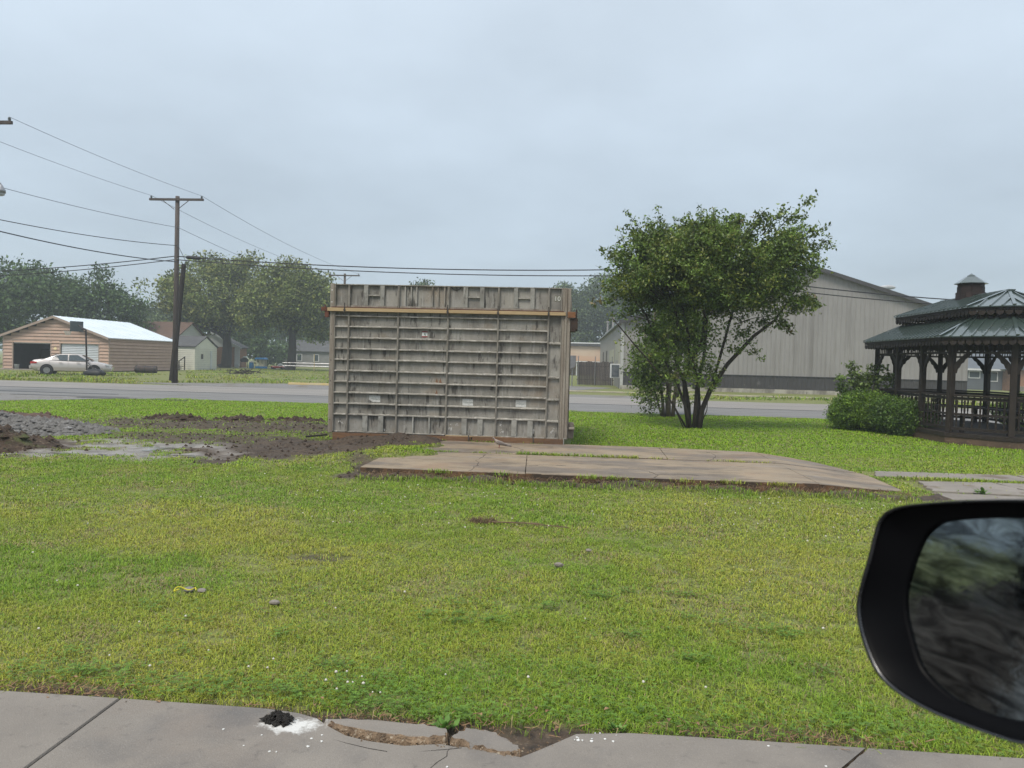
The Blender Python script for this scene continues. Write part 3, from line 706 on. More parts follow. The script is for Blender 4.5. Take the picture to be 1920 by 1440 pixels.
# ------------------------------------------------------------------ spoil heaps at the left
M_soil = mat('dark_soil', (.060, .040, .027), (.030, .021, .015), scale=6, rough=.95, layers=[((.13, .10, .07), 14, .56, .68), ((.07, .09, .03), 2.5, .58, .7, (1, 1, 1), .7)], bump=1.2, bscale=16)
M_soil2 = mat('red_soil', (.11, .07, .055), (.055, .038, .032), scale=7, rough=.95, layers=[((.16, .12, .10), 18, .58, .7)], bump=1.2, bscale=16)
M_stone = mat('crushed_stone', (.185, .178, .168), (.085, .081, .076), scale=7, rough=.85, layers=[((.27, .27, .27), 3, .58, .72)], bump=.6, bscale=30)
def heap(name, cx, cy, rx, ry, h, m, label, seed, cat, clods=90, cs=.05, rough=.5, kind=None):
    n, k = 26, 46; rings_ = []
    for i in range(n):
        t = i / (n - 1); row = []
        for j in range(k):
            a = 2 * math.pi * j / k; px, py = cx + rx * t * math.cos(a), cy + ry * t * math.sin(a)
            row.append((px, py, 0))
        rings_.append(row)
    P = np.array(rings_); D = np.sqrt(((P[..., 0] - cx) / rx) ** 2 + ((P[..., 1] - cy) / ry) ** 2)
    Z = h * np.clip(1 - D ** 1.7, 0, 1) * (1 - rough + 2 * rough * fbm(P[..., 0], P[..., 1], 2.2, seed)) + (fbm(P[..., 0], P[..., 1], 7, seed + 3) - .5) * .06 * (D < .97) - .03
    P[..., 2] = Z
    b = B(); b.rings([[tuple(p) for p in row] for row in P[1:]], caps=False); c0 = len(b.v); b.v.append(tuple(P[0, 0])); b.f += [(c0, j, (j + 1) % k) for j in range(k)]
    r = random.Random(seed)
    for i in range(clods):
        a = r.uniform(0, 6.28); d = math.sqrt(r.random()); x, y = cx + rx * d * math.cos(a), cy + ry * d * math.sin(a)
        ii = min(n - 1, int(d * (n - 1))); jj = int(a / 6.2832 * k) % k; z = P[ii, jj, 2]; s_ = cs * (.3 + 1.5 * r.random() ** 3)
        q_ = [(x + s_ * r.uniform(.6, 1.1) * u, y + s_ * r.uniform(.6, 1.1) * v, z + s_ * r.uniform(.5, .9) * w) for u, v, w in ((1, 0, 0), (0, 1, 0), (-1, 0, 0), (0, -1, 0), (0, 0, 1), (0, 0, -.6))]
        b.add(q_, [(0, 1, 4), (1, 2, 4), (2, 3, 4), (3, 0, 4), (1, 0, 5), (2, 1, 5), (3, 2, 5), (0, 3, 5)])
    o = b.build(name, m, smooth=False)
    return put(o, label, cat, kind=kind)
heap('gravel_pile', -12.2, 15.0, 2.9, 1.5, .28, M_stone, 'low heap of grey crushed stone at the left of the lawn', 31, None, 4200, .06, .35, 'stuff')
heap('soil_heap', -10.3, 12.35, 1.75, .85, .36, M_soil, 'dark soil heap with turf on it at the left edge, in front of the gravel', 32, 'soil heap', 260, .07)
heap('soil_heap', -13.1, 17.0, 1.5, .6, .24, M_soil2, 'reddish brown soil heap behind the grey gravel pile', 33, 'soil heap', 120, .07)
for i, (x, y, rx, ry, h, lb) in enumerate(((-9.9, 18.6, .9, .4, .13, 'small clod heap behind the gravel, leftmost of the low row'), (-8.3, 18.9, .8, .35, .11, 'small clod heap in the middle of the low row'), (-6.9, 19.2, .9, .35, .10, 'small clod heap left of the formwork, rightmost of the low row'))):
    heap('clod_heap', x, y, rx, ry, h, M_soil, lb, 34 + i, 'soil heap', 90, .07)
# soil clods scattered over the bare patches
b = B(); r = random.Random(41); cand = np.stack([rng.uniform(-12, 1, 5200), rng.uniform(10.2, 19.5, 5200)], -1)
keep = rng.random(5200) < soil_mask(cand[:, 0], cand[:, 1]) * .55
keep &= ~inpoly(cand[:, 0], cand[:, 1], SLAB_POLY) & ~((cand[:, 0] > -4.7) & (cand[:, 0] < 0) & (cand[:, 1] > 14.5))
ck = cand[keep]
for (x, y), z in zip(ck, ground_z(ck[:, 0], ck[:, 1]) + .005):
    s_ = r.uniform(.012, .045)
    q_ = [(x + s_ * r.uniform(.6, 1.1) * u, y + s_ * r.uniform(.6, 1.1) * v, z + s_ * r.uniform(.5, .9) * w) for u, v, w in ((1, 0, 0), (0, 1, 0), (-1, 0, 0), (0, -1, 0), (0, 0, 1), (0, 0, -.6))]
    b.add(q_, [(0, 1, 4), (1, 2, 4), (2, 3, 4), (3, 0, 4), (1, 0, 5), (2, 1, 5), (3, 2, 5), (0, 3, 5)])
put(b.build('soil_clods', M_soil, fix=False), 'loose clods of brown soil left of the formwork', kind='stuff')
# shallow puddles in the pale mud
M_puddle = mat('puddle_water', (.16, .15, .14), (.2, .19, .18), scale=2, rough=.06, spec=.8)
for i, (cx, cy, rx, ry, lb) in enumerate(((-7.3, 13.1, .75, .28, 'shiny puddle in the pale mud, the far one'), (-6.6, 12.0, .45, .16, 'shiny puddle in the pale mud, the near right one'), (-8.3, 11.9, .5, .13, 'shiny puddle in the pale mud beside the dark heap'))):
    b = B(); p_ = []
    for j in range(44):
        t = j / 44 * 6.2832; k = .7 + .35 * math.sin(3 * t + i) + .2 * math.sin(7 * t + 2 * i); p_.append((cx + rx * 1.5 * k * math.cos(t), cy + ry * 2.0 * k * math.sin(t), -.016))
    b.prism(p_, (0, 0, .006)); put(b.build('puddle', M_puddle), lb, 'puddle', 'puddles in the mud')
# thin plank and small litter on the lawn
M_drystraw = mat('dead_tuft', (.17, .115, .07), (.10, .07, .045), scale=20, rough=.95)
def tuft(x, y, n, rad, h, label, seed):
    b = B(); r = random.Random(seed)
    for i in range(n):
        a = r.uniform(0, 6.28); d = rad * math.sqrt(r.random()); px, py = x + d * math.cos(a), y + d * math.sin(a) * .6
        b.tube([(px, py, 0), (px + r.uniform(-.03, .03), py + r.uniform(-.03, .03), h * r.uniform(.4, 1))], [.004, .0015], 3)
    return put(b.build('dead_grass_tuft', M_drystraw, fix=False), label, 'grass tuft')
tuft(-.88, 7.8, 220, .15, .055, 'brown dead grass tuft in the middle of the lawn', 1)
b = B(); b.bar((-.8, 7.75, .022), (-.3, 7.72, .03), .016, .010); b.bar((-.45, 7.72, .03), (.0, 7.64, .02), .012, .008)
put(b.build('dead_stalk', M_drystraw), 'brown dead stalk lying right of the dead grass tuft', 'stalk')
def stone(x, y, s_, z, m, label, seed, cat='stone', grp=None):
    r = random.Random(seed); b = B(); rr = []
    for zz, k in ((-.5, .7), (-.1, 1), (.3, .85), (.55, .4)):
        rr.append([(x + s_ * k * r.uniform(.8, 1.15) * math.cos(t * .785) * 1.3, y + s_ * k * r.uniform(.8, 1.15) * math.sin(t * .785), z + s_ * zz) for t in range(8)])
    b.rings(rr); return put(b.build('stone', m, smooth=False), label, cat, grp)
stone(-.07, 6.17, .03, .03, M_path, 'pale grey stone in the lawn below the middle of the slab', 2, grp='stones in the lawn')
stone(.18, 6.7, .022, .03, M_path, 'small pale stone in the lawn, the right one of two', 3, grp='stones in the lawn')
stone(-1.92, 4.9, .028, .025, M_path, 'tan stone in the near lawn right of the yellow loop', 4, grp='stones in the lawn')
stone(-2.50, 5.07, .026, .025, M_path, 'grey stone beside the yellow loop in the near lawn', 5, grp='stones in the lawn')
stone(-2.60, 5.09, .032, .022, M_stone, 'flat grey stone behind the yellow loop in the near lawn', 6, grp='stones in the lawn')
b = B(); b.tube([(-2.58 + .075 * math.cos(t / 20 * 6.2832), 4.99 + .035 * math.sin(t / 20 * 6.2832), .05 + .012 * math.sin(t)) for t in range(15)], .004, 5)
put(b.build('yellow_strap', mat('yellow_plastic', (.62, .55, .03), (.5, .45, .03), rough=.5)), 'thin yellow plastic loop lying in the near lawn', 'strap')
b = B(); b.bar((-5.3, 15.0, .05), (-4.9, 15.15, .09), .05, .03); put(b.build('plank_offcut', M_char), 'short dark plank offcut on the soil left of the formwork', 'plank')

# ------------------------------------------------------------------ dove on the slab
def dove():
    ox, oy, oz = -1.26, 13.55, .12
    st = [(.215, .045, .003, .018), (.13, .062, .008, .026), (.07, .075, .018, .030), (.03, .085, .032, .036), (-.01, .095, .042, .043), (-.05, .112, .042, .040), (-.075, .132, .030, .030), (-.088, .150, .020, .020), (-.095, .166, .018, .018), (-.104, .176, .019, .018), (-.116, .178, .014, .013), (-.124, .175, .005, .005), (-.139, .171, .0015, .0015)]
    b = B(); rr = []
    for x, z, ry, rz in st:
        rr.append([(ox + x, oy + ry * math.cos(t / 10 * 6.2832), oz + z + rz * math.sin(t / 10 * 6.2832)) for t in range(10)])
    b.rings(rr)
    M_d = mat('dove_feathers', (.27, .225, .195), (.21, .18, .165), scale=14, rough=.85)
    t = thing('dove', 'small grey brown dove standing on the slab, facing left', 'bird', (ox, oy, oz))
    b.build('body', M_d, t, smooth=True)
    b = B()
    for s in (-1, 1):
        b = B(); rr = []
        for x, z, w, h in ((-.045, .115, .004, .014), (-.01, .108, .008, .026), (.04, .095, .007, .024), (.09, .078, .004, .014), (.14, .064, .001, .004)):
            rr.append([(ox + x, oy + s * (.036 * (1 - max(0, x) * 5) + w * math.cos(q / 8 * 6.2832)), oz + z + h * math.sin(q / 8 * 6.2832)) for q in range(8)])
        b.rings(rr); b.build('wing', mat('dove_wing', (.20, .17, .15), (.15, .13, .12), scale=40, rough=.85), t, smooth=True)
        b = B(); b.tube([(ox - .005, oy + s * .018, oz + .06), (ox - .002, oy + s * .018, oz + .012), (ox - .022, oy + s * .02, oz + .003)], [.006, .003, .002], 6); b.build('leg', mat('dove_leg', (.35, .12, .1), rough=.6), t)
        b = B(); b.tube([(ox - .108, oy + s * .0175, oz + .180), (ox - .108, oy + s * .0195, oz + .180)], .003, 6); b.build('eye', M_black, t)
dove()
# ------------------------------------------------------------------ formwork
M_alu = mat('cement_stained_aluminium', (.262, .246, .216), (.172, .160, .139), scale=2.2, rough=.62, rvar=.12, spec=.45, stretch=(1, 1, .6),
            layers=[((.11, .103, .09), 1.5, .50, .62, (1, 1, .6), .75), ((.33, .32, .29), 1.9, .54, .66, (1, 1, .6), .6), ((.30, .29, .265), 8, .54, .66, (3, 3, .3), .7), ((.21, .155, .10), 1.4, .56, .70, (1, 1, 1), .6), ((.34, .325, .295), 22, .60, .72, (1, 1, 1), .55), ((.038, .033, .027), 5, .56, .65, (2.2, 2.2, .5), .85)],
            bump=.35, bscale=35, rand=.10)
M_rib = mat('cement_crusted_rib', (.30, .285, .25), (.17, .158, .135), scale=5, rough=.75, layers=[((.44, .42, .38), 14, .52, .66, (1, 1, 1), .85), ((.14, .12, .095), 7, .60, .70, (1, 1, 1), .6)], bump=.4, bscale=40, rand=.08)
M_stiff = mat('pale_stiffener', (.30, .295, .268), (.19, .182, .16), scale=4, rough=.7, layers=[((.085, .078, .066), 6, .54, .66, (1.5, 1.5, .5), .85)], bump=.4, bscale=40, rand=.12)
M_post = mat('brown_stained_corner', (.27, .245, .205), (.17, .14, .11), scale=3, rough=.75, stretch=(3, 3, .35), layers=[((.12, .095, .075), 5, .55, .68, (3, 3, .4), .7), ((.40, .38, .35), 20, .62, .72, (2, 2, .4), .6)], bump=.5, bscale=30)
M_railm = mat('stained_side_rail', (.28, .26, .222), (.165, .15, .127), scale=5, rough=.75, layers=[((.30, .28, .25), 12, .58, .7, (1, 1, .5), .7)], bump=.4, bscale=40, rand=.1)
M_dark = mat('dark_brown_steel', (.05, .045, .042), (.08, .065, .055), scale=6, rough=.8)  # plain dark brown metal tone for small fittings
M_pine = mat('new_pine_lumber', (.40, .295, .165), (.32, .23, .125), scale=2, rough=.65, stretch=(.6, 6, 6), layers=[((.25, .16, .08), 6, .62, .7, (.4, 5, 5), .6)], bump=.2, bscale=30)
M_board = mat('wet_brown_board', (.165, .088, .045), (.105, .06, .034), scale=3, rough=.6, stretch=(.5, 5, 5), layers=[((.26, .155, .08), 5, .58, .7, (.4, 4, 4), .6), ((.06, .04, .028), 2, .58, .7)], bump=.4, bscale=30)
M_rust = mat('red_rusty_steel', (.15, .055, .032), (.085, .036, .024), scale=10, rough=.7)
M_orange = mat('orange_wood_end', (.22, .10, .042), (.14, .065, .03), scale=6, rough=.7)
FY = 14.60
fw = thing('concrete_formwork', 'weathered grey aluminium concrete formwork box standing on the brown slab', 'formwork', (-2.38, FY, .1))
RZ = [2.46, 2.25, 2.035, 1.825, 1.615, 1.40, 1.19, .98, .77, .56]
ZB, ZT, ZM = .22, 3.07, 2.565
def xmesh(w, h, d, m): b = B(); b.box(-w / 2, w / 2, -d, 0, -h / 2, h / 2); return b.mesh('rib', m)
def rib_mesh(w, m, h=.019, d=.052, seed=0):
    r = random.Random(seed); b = B(); n = 14; prev = []
    for i in range(n + 1):
        x = -w / 2 + w * i / n; hh = h / 2 + r.uniform(-.0025, .0035); dd = d + r.uniform(-.004, .004); dr = r.uniform(-.003, .003)
        prev.append([(x, 0, -h / 2), (x, -dd, -h / 2 + dr * .4), (x, -dd, hh * .7), (x, -dd * .8, hh + r.uniform(0, .006)), (x, 0, hh + r.uniform(.006, .016))])
    b.rings(prev); return b.mesh('rib', m)
ribs_main = [rib_mesh(.925, M_rib, seed=i) for i in range(5)]
def sub(name, me, loc, parent):
    o = link_mesh(name, me, parent); o.location = loc; return o
def panel(x0, x1, z0, z1, nm='form_panel', rail=.012, dep=.052, m=None):
    b = B(); b.box(x0 + .002, x1 - .002, FY, FY + .012, z0, z1)
    p = b.build(nm, m or M_alu, fw)
    for xx in (x0 + .002, x1 - .002 - rail):
        c = B(); c.box(xx, xx + rail, FY - dep - .006, FY - .001, z0 + .002, z1 - .002); c.build('side_rail', M_railm, p, bevel=.002)
    for zz in (z0, z1 - .016):
        c = B(); c.box(x0 + .022, x1 - .022, FY - dep, FY - .001, zz, zz + .016); c.build('end_rail', M_rib, p)
    return p
XR = [-4.33, -3.365, -2.40, -1.44, -.485]
for k in range(4):
    p = panel(XR[k], XR[k + 1], ZB, ZM - .01)
    for i, z in enumerate(RZ): sub('rib', ribs_main[(i + k) % 5], ((XR[k] + XR[k + 1]) / 2, FY - .0005, z + random.uniform(-.004, .004)), p)
    wide = k != 1
    for t in (.34, .67):
        w = .10 if wide else .028; xc = XR[k] + (XR[k + 1] - XR[k]) * (t if not wide else (.37 if t < .5 else .69))
        c = B(); c.box(xc - w / 2, xc + w / 2, FY - .05, FY - .001, ZB + .02, .548); c.build('stiffener', M_stiff, p, bevel=.004)
p = panel(-4.61, XR[0], ZB, ZM - .01)
rs = rib_mesh(.245, M_rib, seed=9)
for z in RZ: sub('rib', rs, (-4.47, FY - .0005, z), p)
p = panel(XR[4], -.235, ZB, ZM - .01)
for z in (2.02, 1.375, .955, .545): sub('rib', rib_mesh(.215, M_rib, h=.026, seed=int(z * 10)), (-.36, FY - .0005, z), p)
# upper row of short forms
top_x = [-4.61] + XR + [-.235]
for k in range(6):
    p = panel(top_x[k], top_x[k + 1], ZM + .045, ZT, rail=.014)
    c = B(); c.box(top_x[k] + .03, top_x[k + 1] - .03, FY - .048, FY - .001, ZM + .062, ZM + .10); c.build('lower_flange', M_post, p)
    w_ = top_x[k + 1] - top_x[k]
    if k in (1, 3, 4):
        for t in (.33, .66):
            xc = top_x[k] + w_ * t + .01; c = B(); c.box(xc - .042, xc + .042, FY - .05, FY - .001, ZM + .10, ZT - .017); c.build('stiffener', M_stiff, p, bevel=.004)
        c = B(); c.box(top_x[k] + w_ * .33 + .054, top_x[k] + w_ * .66 - .034, FY - .04, FY - .001, ZM + .285, ZM + .31); c.build('cross_rib', M_rib, p)
    if k == 2:
        for t in (.13, .25, .36, .68, .79, .92):
            xc = top_x[k] + w_ * t; c = B(); c.box(xc - .012, xc + .012, FY - .04, FY - .001, ZM + .10, ZT - .017); c.build('stiffener', M_alu, p)
    if k == 3:
        c = B(); c.tube([(top_x[k] + .04 + .2 * t / 8, FY - .01, ZT - .02 - .06 * math.sin(3.14 * t / 8)) for t in range(9)], .006, 5); c.build('cement_drip', M_dark, p)
# corner posts with bolt holes
c = B(); c.box(-4.70, -4.612, FY - .058, FY + .05, .20, ZT + .005); cl = c.build('corner_post', M_post, fw, bevel=.006)
for z in (.45, .75, 1.2, 1.6, 2.1, 2.72, 2.95):
    c = B(); c.tube([(-4.665, FY - .0595, z), (-4.665, FY - .0565, z)], .011, 10); c.build('bolt_hole', M_chip if z > 2.5 else M_dark, cl)
for i, (a, b_, d) in enumerate(((-.233, -.185, .05), (-.183, -.14, .075), (-.138, -.075, .055))):
    c = B(); c.box(a, b_, FY - d, FY + .03, .21, ZT - .004 * i); c.build('corner_post', M_post, fw, bevel=.006)
# right side, left side and back of the box
def side_panel(x, y0, y1, sgn):
    c = B(); c.box(min(x, x + .012 * sgn), max(x, x + .012 * sgn), y0 + .003, y1 - .003, ZB, ZT); p = c.build('form_panel', M_alu, fw)
    for z in RZ + [2.6, 2.85]:
        c = B(); c.box(min(x - .001 * sgn, x - .055 * sgn), max(x - .001 * sgn, x - .055 * sgn), y0 + .02, y1 - .02, z - .009, z + .009); c.build('rib', M_rib, p)
    for yy in (y0 + .003, y1 - .021):
        c = B(); c.box(min(x - .001 * sgn, x - .06 * sgn), max(x - .001 * sgn, x - .06 * sgn), yy, yy + .018, ZB, ZT); c.build('side_rail', M_post, p)
for k in range(4):
    side_panel(-.13, FY + .05 + k, FY + 1.05 + k, -1); side_panel(-4.63, FY + .06 + k, FY + 1.05 + k, 1)
c = B(); c.box(-4.62, -.14, FY + 4.06, FY + 4.075, ZB, ZT); c.build('form_panel', M_alu, fw)
M_conc = mat('fresh_concrete', (.33, .32, .30), (.26, .25, .235), scale=3, rough=.85, bump=.3)
c = B(); c.box(-4.61, -.15, FY + .02, FY + 4.05, .08, 2.9); c.build('concrete_core', M_conc, fw)
# pine waler, its ties, brackets and the board at the foot
for a, b_ in ((-4.74, -2.42), (-2.415, -.475), (-.47, -.165)):
    c = B(); c.box(a, b_, FY - .105, FY - .063, ZM - .022 + .004 * (a > -3), ZM + .045); c.build('waler', M_pine, fw, bevel=.004)
c = B(); c.box(-4.66, -.2, FY - .10, FY - .03, ZM + .052, ZM + .064); c.build('waler_rust_strip', M_rust, fw)  # thin strip of rusty steel just above the waler
for x in (-4.40, -2.40, -1.44, -.485):
    c = B(); c.box(x - .012, x + .012, FY - .113, FY - .106, ZM - .06, ZM + .14); c.box(x - .02, x + .02, FY - .12, FY - .1132, ZM - .01, ZM + .02); c.build('tie', M_dark, fw)
c = B(); c.box(-4.86, -4.75, FY - .10, FY - .03, ZM - .02, ZM + .055); c.box(-4.79, -4.715, FY - .09, FY - .02, ZM - .14, ZM - .022); c.box(-4.80, -4.785, FY - .07, FY - .05, ZM + .056, ZM + .10); c.build('bracket', M_rust, fw)
c = B(); c.box(-.125, .02, FY - .10, FY - .02, ZM - .055, ZM + .055); c.build('waler_end', M_orange, fw, bevel=.004)
c = B(); c.box(-.068, .065, FY - .06, FY + .8, ZM - .27, ZM - .06); c.box(.022, .05, FY - .05, FY + .02, ZM - .058, ZM + .11); c.box(-.068, .03, FY - .06, FY + .4, ZM - .31, ZM - .272); c.build('bracket', mat('dark_wet_timber', (.05, .032, .022), (.03, .02, .016), scale=6, rough=.7), fw, bevel=.005)
c = B(); c.box(-4.6, -1.9, FY - .075, FY - .04, .02, .205); c.build('base_board', M_board, fw, bevel=.004)
c = B(); c.box(-1.88, -.15, FY - .085, FY - .045, .095, .218); c.build('base_board', M_board, fw, bevel=.004)
c = B(); c.box(-2.4, -1.3, FY - .060, FY - .03, .206, .222); c.build('pine_strip', M_pine, fw)
c = B(); c.box(-.146, -.13, FY - .09, FY - .03, .09, .24); c.box(-.13, -.09, FY - .08, FY, .225, .24); c.build('angle_iron', M_stiff, fw)
for x in (-3.25, -1.95, -.72):
    c = B(); c.tube([(x, FY - .09, .24), (x + .012, FY - .10, .18), (x + .004, FY - .095, .12)], .011, 6); c.build('tie_strap', M_rust if x < -3 else M_dark, fw)
c = B(); c.box(-.07, .045, FY + .10, FY + .28, .22, .52); c.box(-.05, .06, FY - .02, FY + .10, .40, .44); c.build('side_clamp', M_post, fw, bevel=.01)
# stickers and stencilled number
def text_mesh(s, size, m, shear=0.0, name='lettering', off=0.0):
    cu = bpy.data.curves.new(name, 'FONT'); cu.body = s; cu.size = size; cu.shear = shear; cu.align_x = 'CENTER'; cu.align_y = 'CENTER'; cu.extrude = .0006; cu.offset = off
    o = bpy.data.objects.new(name, cu); COL.objects.link(o); bpy.context.view_layer.update()
    me = bpy.data.meshes.new_from_object(o.evaluated_get(bpy.context.evaluated_depsgraph_get())); bpy.data.objects.remove(o); bpy.data.curves.remove(cu)
    me.materials.clear(); me.materials.append(m); return me
def wall_text(s, size, m, loc, parent, rotz=0, shear=0.0, off=0.0):
    o = link_mesh('lettering', text_mesh(s, size, m, shear, off=off), parent); o.location = loc; o.rotation_euler = (math.pi / 2, 0, rotz); return o
M_stick = mat('white_sticker', (.55, .55, .53), (.40, .40, .38), scale=30, rough=.6, layers=[((.25, .24, .22), 40, .6, .7, (1, 1, 1), .6)])
M_ink = mat('faded_ink', (.09, .12, .12), (.2, .21, .2), scale=60, rough=.8)
M_red = mat('sticker_red', (.25, .03, .03), (.16, .03, .03), scale=30, rough=.6)
def sticker(x, z, w, h, cut, txt):
    c = B(); pts = [(x - w / 2, z + h / 2), (x + w / 2, z + h / 2), (x + w / 2, z - h / 2), (x - w / 2 + cut, z - h / 2), (x - w / 2, z - h / 2 + cut * .6)] if cut else [(x - w / 2, z + h / 2), (x + w / 2, z + h / 2), (x + w / 2, z - h / 2), (x - w / 2, z - h / 2)]
    c.prism([(a, FY - .0005, b_) for a, b_ in pts], (0, -.002, 0)); o = c.build('sticker', M_stick, fw)
    wall_text(txt, h * .42, M_ink, (x + .005, FY - .0032, z - .005), o, shear=.35)
sticker(-3.80, .875, .215, .125, .07, 'Western'); sticker(-1.99, .86, .205, .125, 0, 'Western'); sticker(-.97, .865, .20, .13, 0, 'Western')
c = B(); c.box(-2.905, -2.80, FY - .0025, FY - .0005, 2.085, 2.195); st = c.build('sticker', mat('warning_white', (.6, .62, .6), (.5, .52, .5), rough=.6), fw)
for z0, z1 in ((2.083, 2.105), (2.175, 2.197)):
    c = B(); c.box(-2.907, -2.798, FY - .004, FY - .0027, z0, z1); c.build('red_band', M_red, st)
c = B(); c.tube([(-2.853, FY - .004, 2.162), (-2.85, FY - .004, 2.135), (-2.835, FY - .004, 2.115)], [.008, .01, .004], 6); c.tube([(-2.85, FY - .004, 2.14), (-2.825, FY - .004, 2.15)], .004, 5); c.build('pictogram', M_ink, st)
wall_text('10', .128, mat('number_dark', (.10, .10, .06), (.14, .14, .1), rough=.7), (-.33, FY - .0015, 2.865), fw, off=.012)
wall_text('10', .125, M_chip, (-.33, FY - .0035, 2.865), fw)
M_splat = mat('cement_splash', (.50, .49, .46), (.34, .33, .31), scale=25, rough=.9)
r = random.Random(9); c = B()
for x, z, s_ in [(-.37, .34, .035), (-.34, .38, .02), (-4.5, .42, .02), (-4.45, .40, .03), (-3.97, .36, .03), (-3.65, .33, .035), (-3.6, .28, .03), (-2.3, .38, .05), (-2.2, .42, .03), (-1.35, .42, .03), (-1.33, .30, .04), (-1.05, .28, .04), (-2.05, .24, .03), (-.75, .35, .04)]:
    for j in range(5):
        px, pz = x + r.gauss(0, s_ * .6), z + r.gauss(0, s_ * .8); q_ = s_ * r.uniform(.15, .5)
        c.prism([(px + q_ * r.uniform(.5, 1.2) * math.cos(t), FY - .0005, pz + q_ * 1.6 * r.uniform(.5, 1.2) * math.sin(t)) for t in (0, 1, 2.1, 3.1, 4.2, 5.2)], (0, -.003 - .0004 * j, 0))
c.build('cement_splashes', M_splat, fw)['kind'] = 'stuff'
M_stain = mat('rust_stain', (.20, .10, .055), (.15, .085, .05), scale=20, rough=.8)
c = B()
for x, z in ((-2.60, 1.22), (-2.53, 1.22), (-2.6, 1.0)):
    c.prism([(x - .03, FY - .0006, z - .005), (x + .03, FY - .0006, z - .005), (x + .012, FY - .0006, z + .05), (x + .004, FY - .0006, z + .10), (x - .012, FY - .0006, z + .03)], (0, -.0012, 0))
c.build('rust_mark', M_stain, fw)

# ------------------------------------------------------------------ gazebo
M_wood = mat('weathered_dark_wood', (.027, .019, .0145), (.015, .011, .009), scale=4, rough=.7, stretch=(4, 4, .6), layers=[((.045, .033, .026), 6, .56, .7, (4, 4, .5), .7)], bump=.4, bscale=25, rand=.15)
M_greenroof = mat('green_metal_roof', (.024, .040, .034), (.036, .054, .047), scale=1.5, rough=.3, rvar=.08, spec=.9, coat=.8, layers=[((.010, .034, .024), .9, .55, .7, (1, 1, 1), .6)], bump=.06, bscale=12)
M_shing = mat('cupola_shingle', (.042, .028, .025), (.026, .019, .017), scale=6, rough=.8, rand=.25, bump=.3)
M_footing = mat('brown_footing', (.12, .078, .052), (.075, .052, .038), scale=3, rough=.85, layers=[((.18, .13, .09), 9, .58, .7)], bump=.5)
gzb = thing('gazebo', 'long dark wooden gazebo with a two tier green metal roof and small cupola', 'gazebo', (10.5, 21.25, 0))
GX0, GA, GB = 10.5, 19.65, 22.85
def gring(ap, z):
    t = ap * math.tan(math.pi / 8)
    return [(GX0 - ap, GA - t, z), (GX0 - t, GA - ap, z), (GX0 + t, GA - ap, z), (GX0 + ap, GA - t, z), (GX0 + ap, GB + t, z), (GX0 + t, GB + ap, z), (GX0 - t, GB + ap, z), (GX0 - ap, GB + t, z)]
c = B(); c.rings([gring(1.68, -.05), gring(1.68, .16)]); c.build('footing', M_footing, gzb)
c = B(); c.rings([gring(1.70, .165), gring(1.70, .255)]); c.build('floor', M_wood, gzb)
ap = 1.56; tt = ap * math.tan(math.pi / 8)
posts = [(GX0 - ap, GA - tt), (GX0 - tt, GA - ap), (GX0 + tt, GA - ap), (GX0 + ap, GA - tt), (GX0 + ap, 20.5), (GX0 + ap, 22.0), (GX0 + ap, GB + tt), (GX0 + tt, GB + ap), (GX0 - tt, GB + ap), (GX0 - ap, GB + tt), (GX0 - ap, 22.0), (GX0 - ap, 20.5)]
ctr = lambda p: Vector((GX0, min(max(p[1], GA), GB), 0))
np_ = len(posts)
bal_me = None
for i, (x, y) in enumerate(posts):
    c = B(); c.box(-.065, .065, -.065, .065, .257, 2.46, Matrix.Translation((x, y, 0)) @ Matrix.Rotation(math.atan2(y - ctr((x, y)).y, x - GX0), 4, 'Z')); po = c.build('post', M_wood, gzb, bevel=.01)
    # brackets towards both neighbours
    for j in (-1, 1):
        nx_, ny_ = posts[(i + j) % np_]; d = Vector((nx_ - x, ny_ - y, 0)).normalized(); s_ = Vector((-d.y, d.x, 0)) * .02
        prof = [(.06, 1.68), (.11, 1.66), (.13, 1.76), (.17, 1.80), (.20, 1.88), (.26, 1.92), (.29, 2.00), (.36, 2.04), (.42, 2.13), (.30, 2.13), (.20, 2.04), (.10, 1.93), (.06, 1.86)]
        c = B(); c.prism([Vector((x, y, 0)) + d * a - s_ + Vector((0, 0, z)) for a, z in prof], s_ * 2); c.build('bracket', M_wood, po)
        c = B(); c.bar(Vector((x, y, 1.80)) + d * .06, Vector((x, y, 2.13)) + d * .40, .03, .05); c.build('bracket_strut', M_wood, po)
for i in range(np_):
    a = Vector((*posts[i], 0)); b_ = Vector((*posts[(i + 1) % np_], 0)); d = (b_ - a); L_ = d.length; d.normalize()
    p0, p1 = a + d * .066, b_ - d * .066
    for nm, z, w, h in (('top_rail', 1.14, .11, .045), ('upper_rail', 1.07, .04, .07), ('mid_rail', .70, .035, .05), ('bottom_rail', .36, .045, .07), ('lintel', 2.40, .09, .12), ('spindle_rail', 2.15, .05, .05)):
        c = B(); c.bar(p0 + Vector((0, 0, z)), p1 + Vector((0, 0, z)), w, h); c.build(nm, M_wood, gzb)
    nb = 7
    for k in range(nb):
        q_ = p0 + (p1 - p0) * ((k + .5) / nb)
        prof = [(.40, .022), (.46, .026), (.50, .014), (.56, .024), (.64, .026), (.66, .018), (.74, .018), (.78, .026), (.86, .024), (.92, .014), (.96, .026), (1.03, .022)]
        c = B(); c.rings([[(q_.x + r_ * math.cos(t * 1.0472), q_.y + r_ * math.sin(t * 1.0472), z) for t in range(6)] for z, r_ in prof]); c.build('baluster', M_wood, gzb)
    for k in range(11):
        q_ = p0 + (p1 - p0) * ((k + .5) / 11); c = B(); c.tube([(q_.x, q_.y, 2.177), (q_.x, q_.y, 2.34)], .014, 5); c.build('spindle', M_wood, gzb)
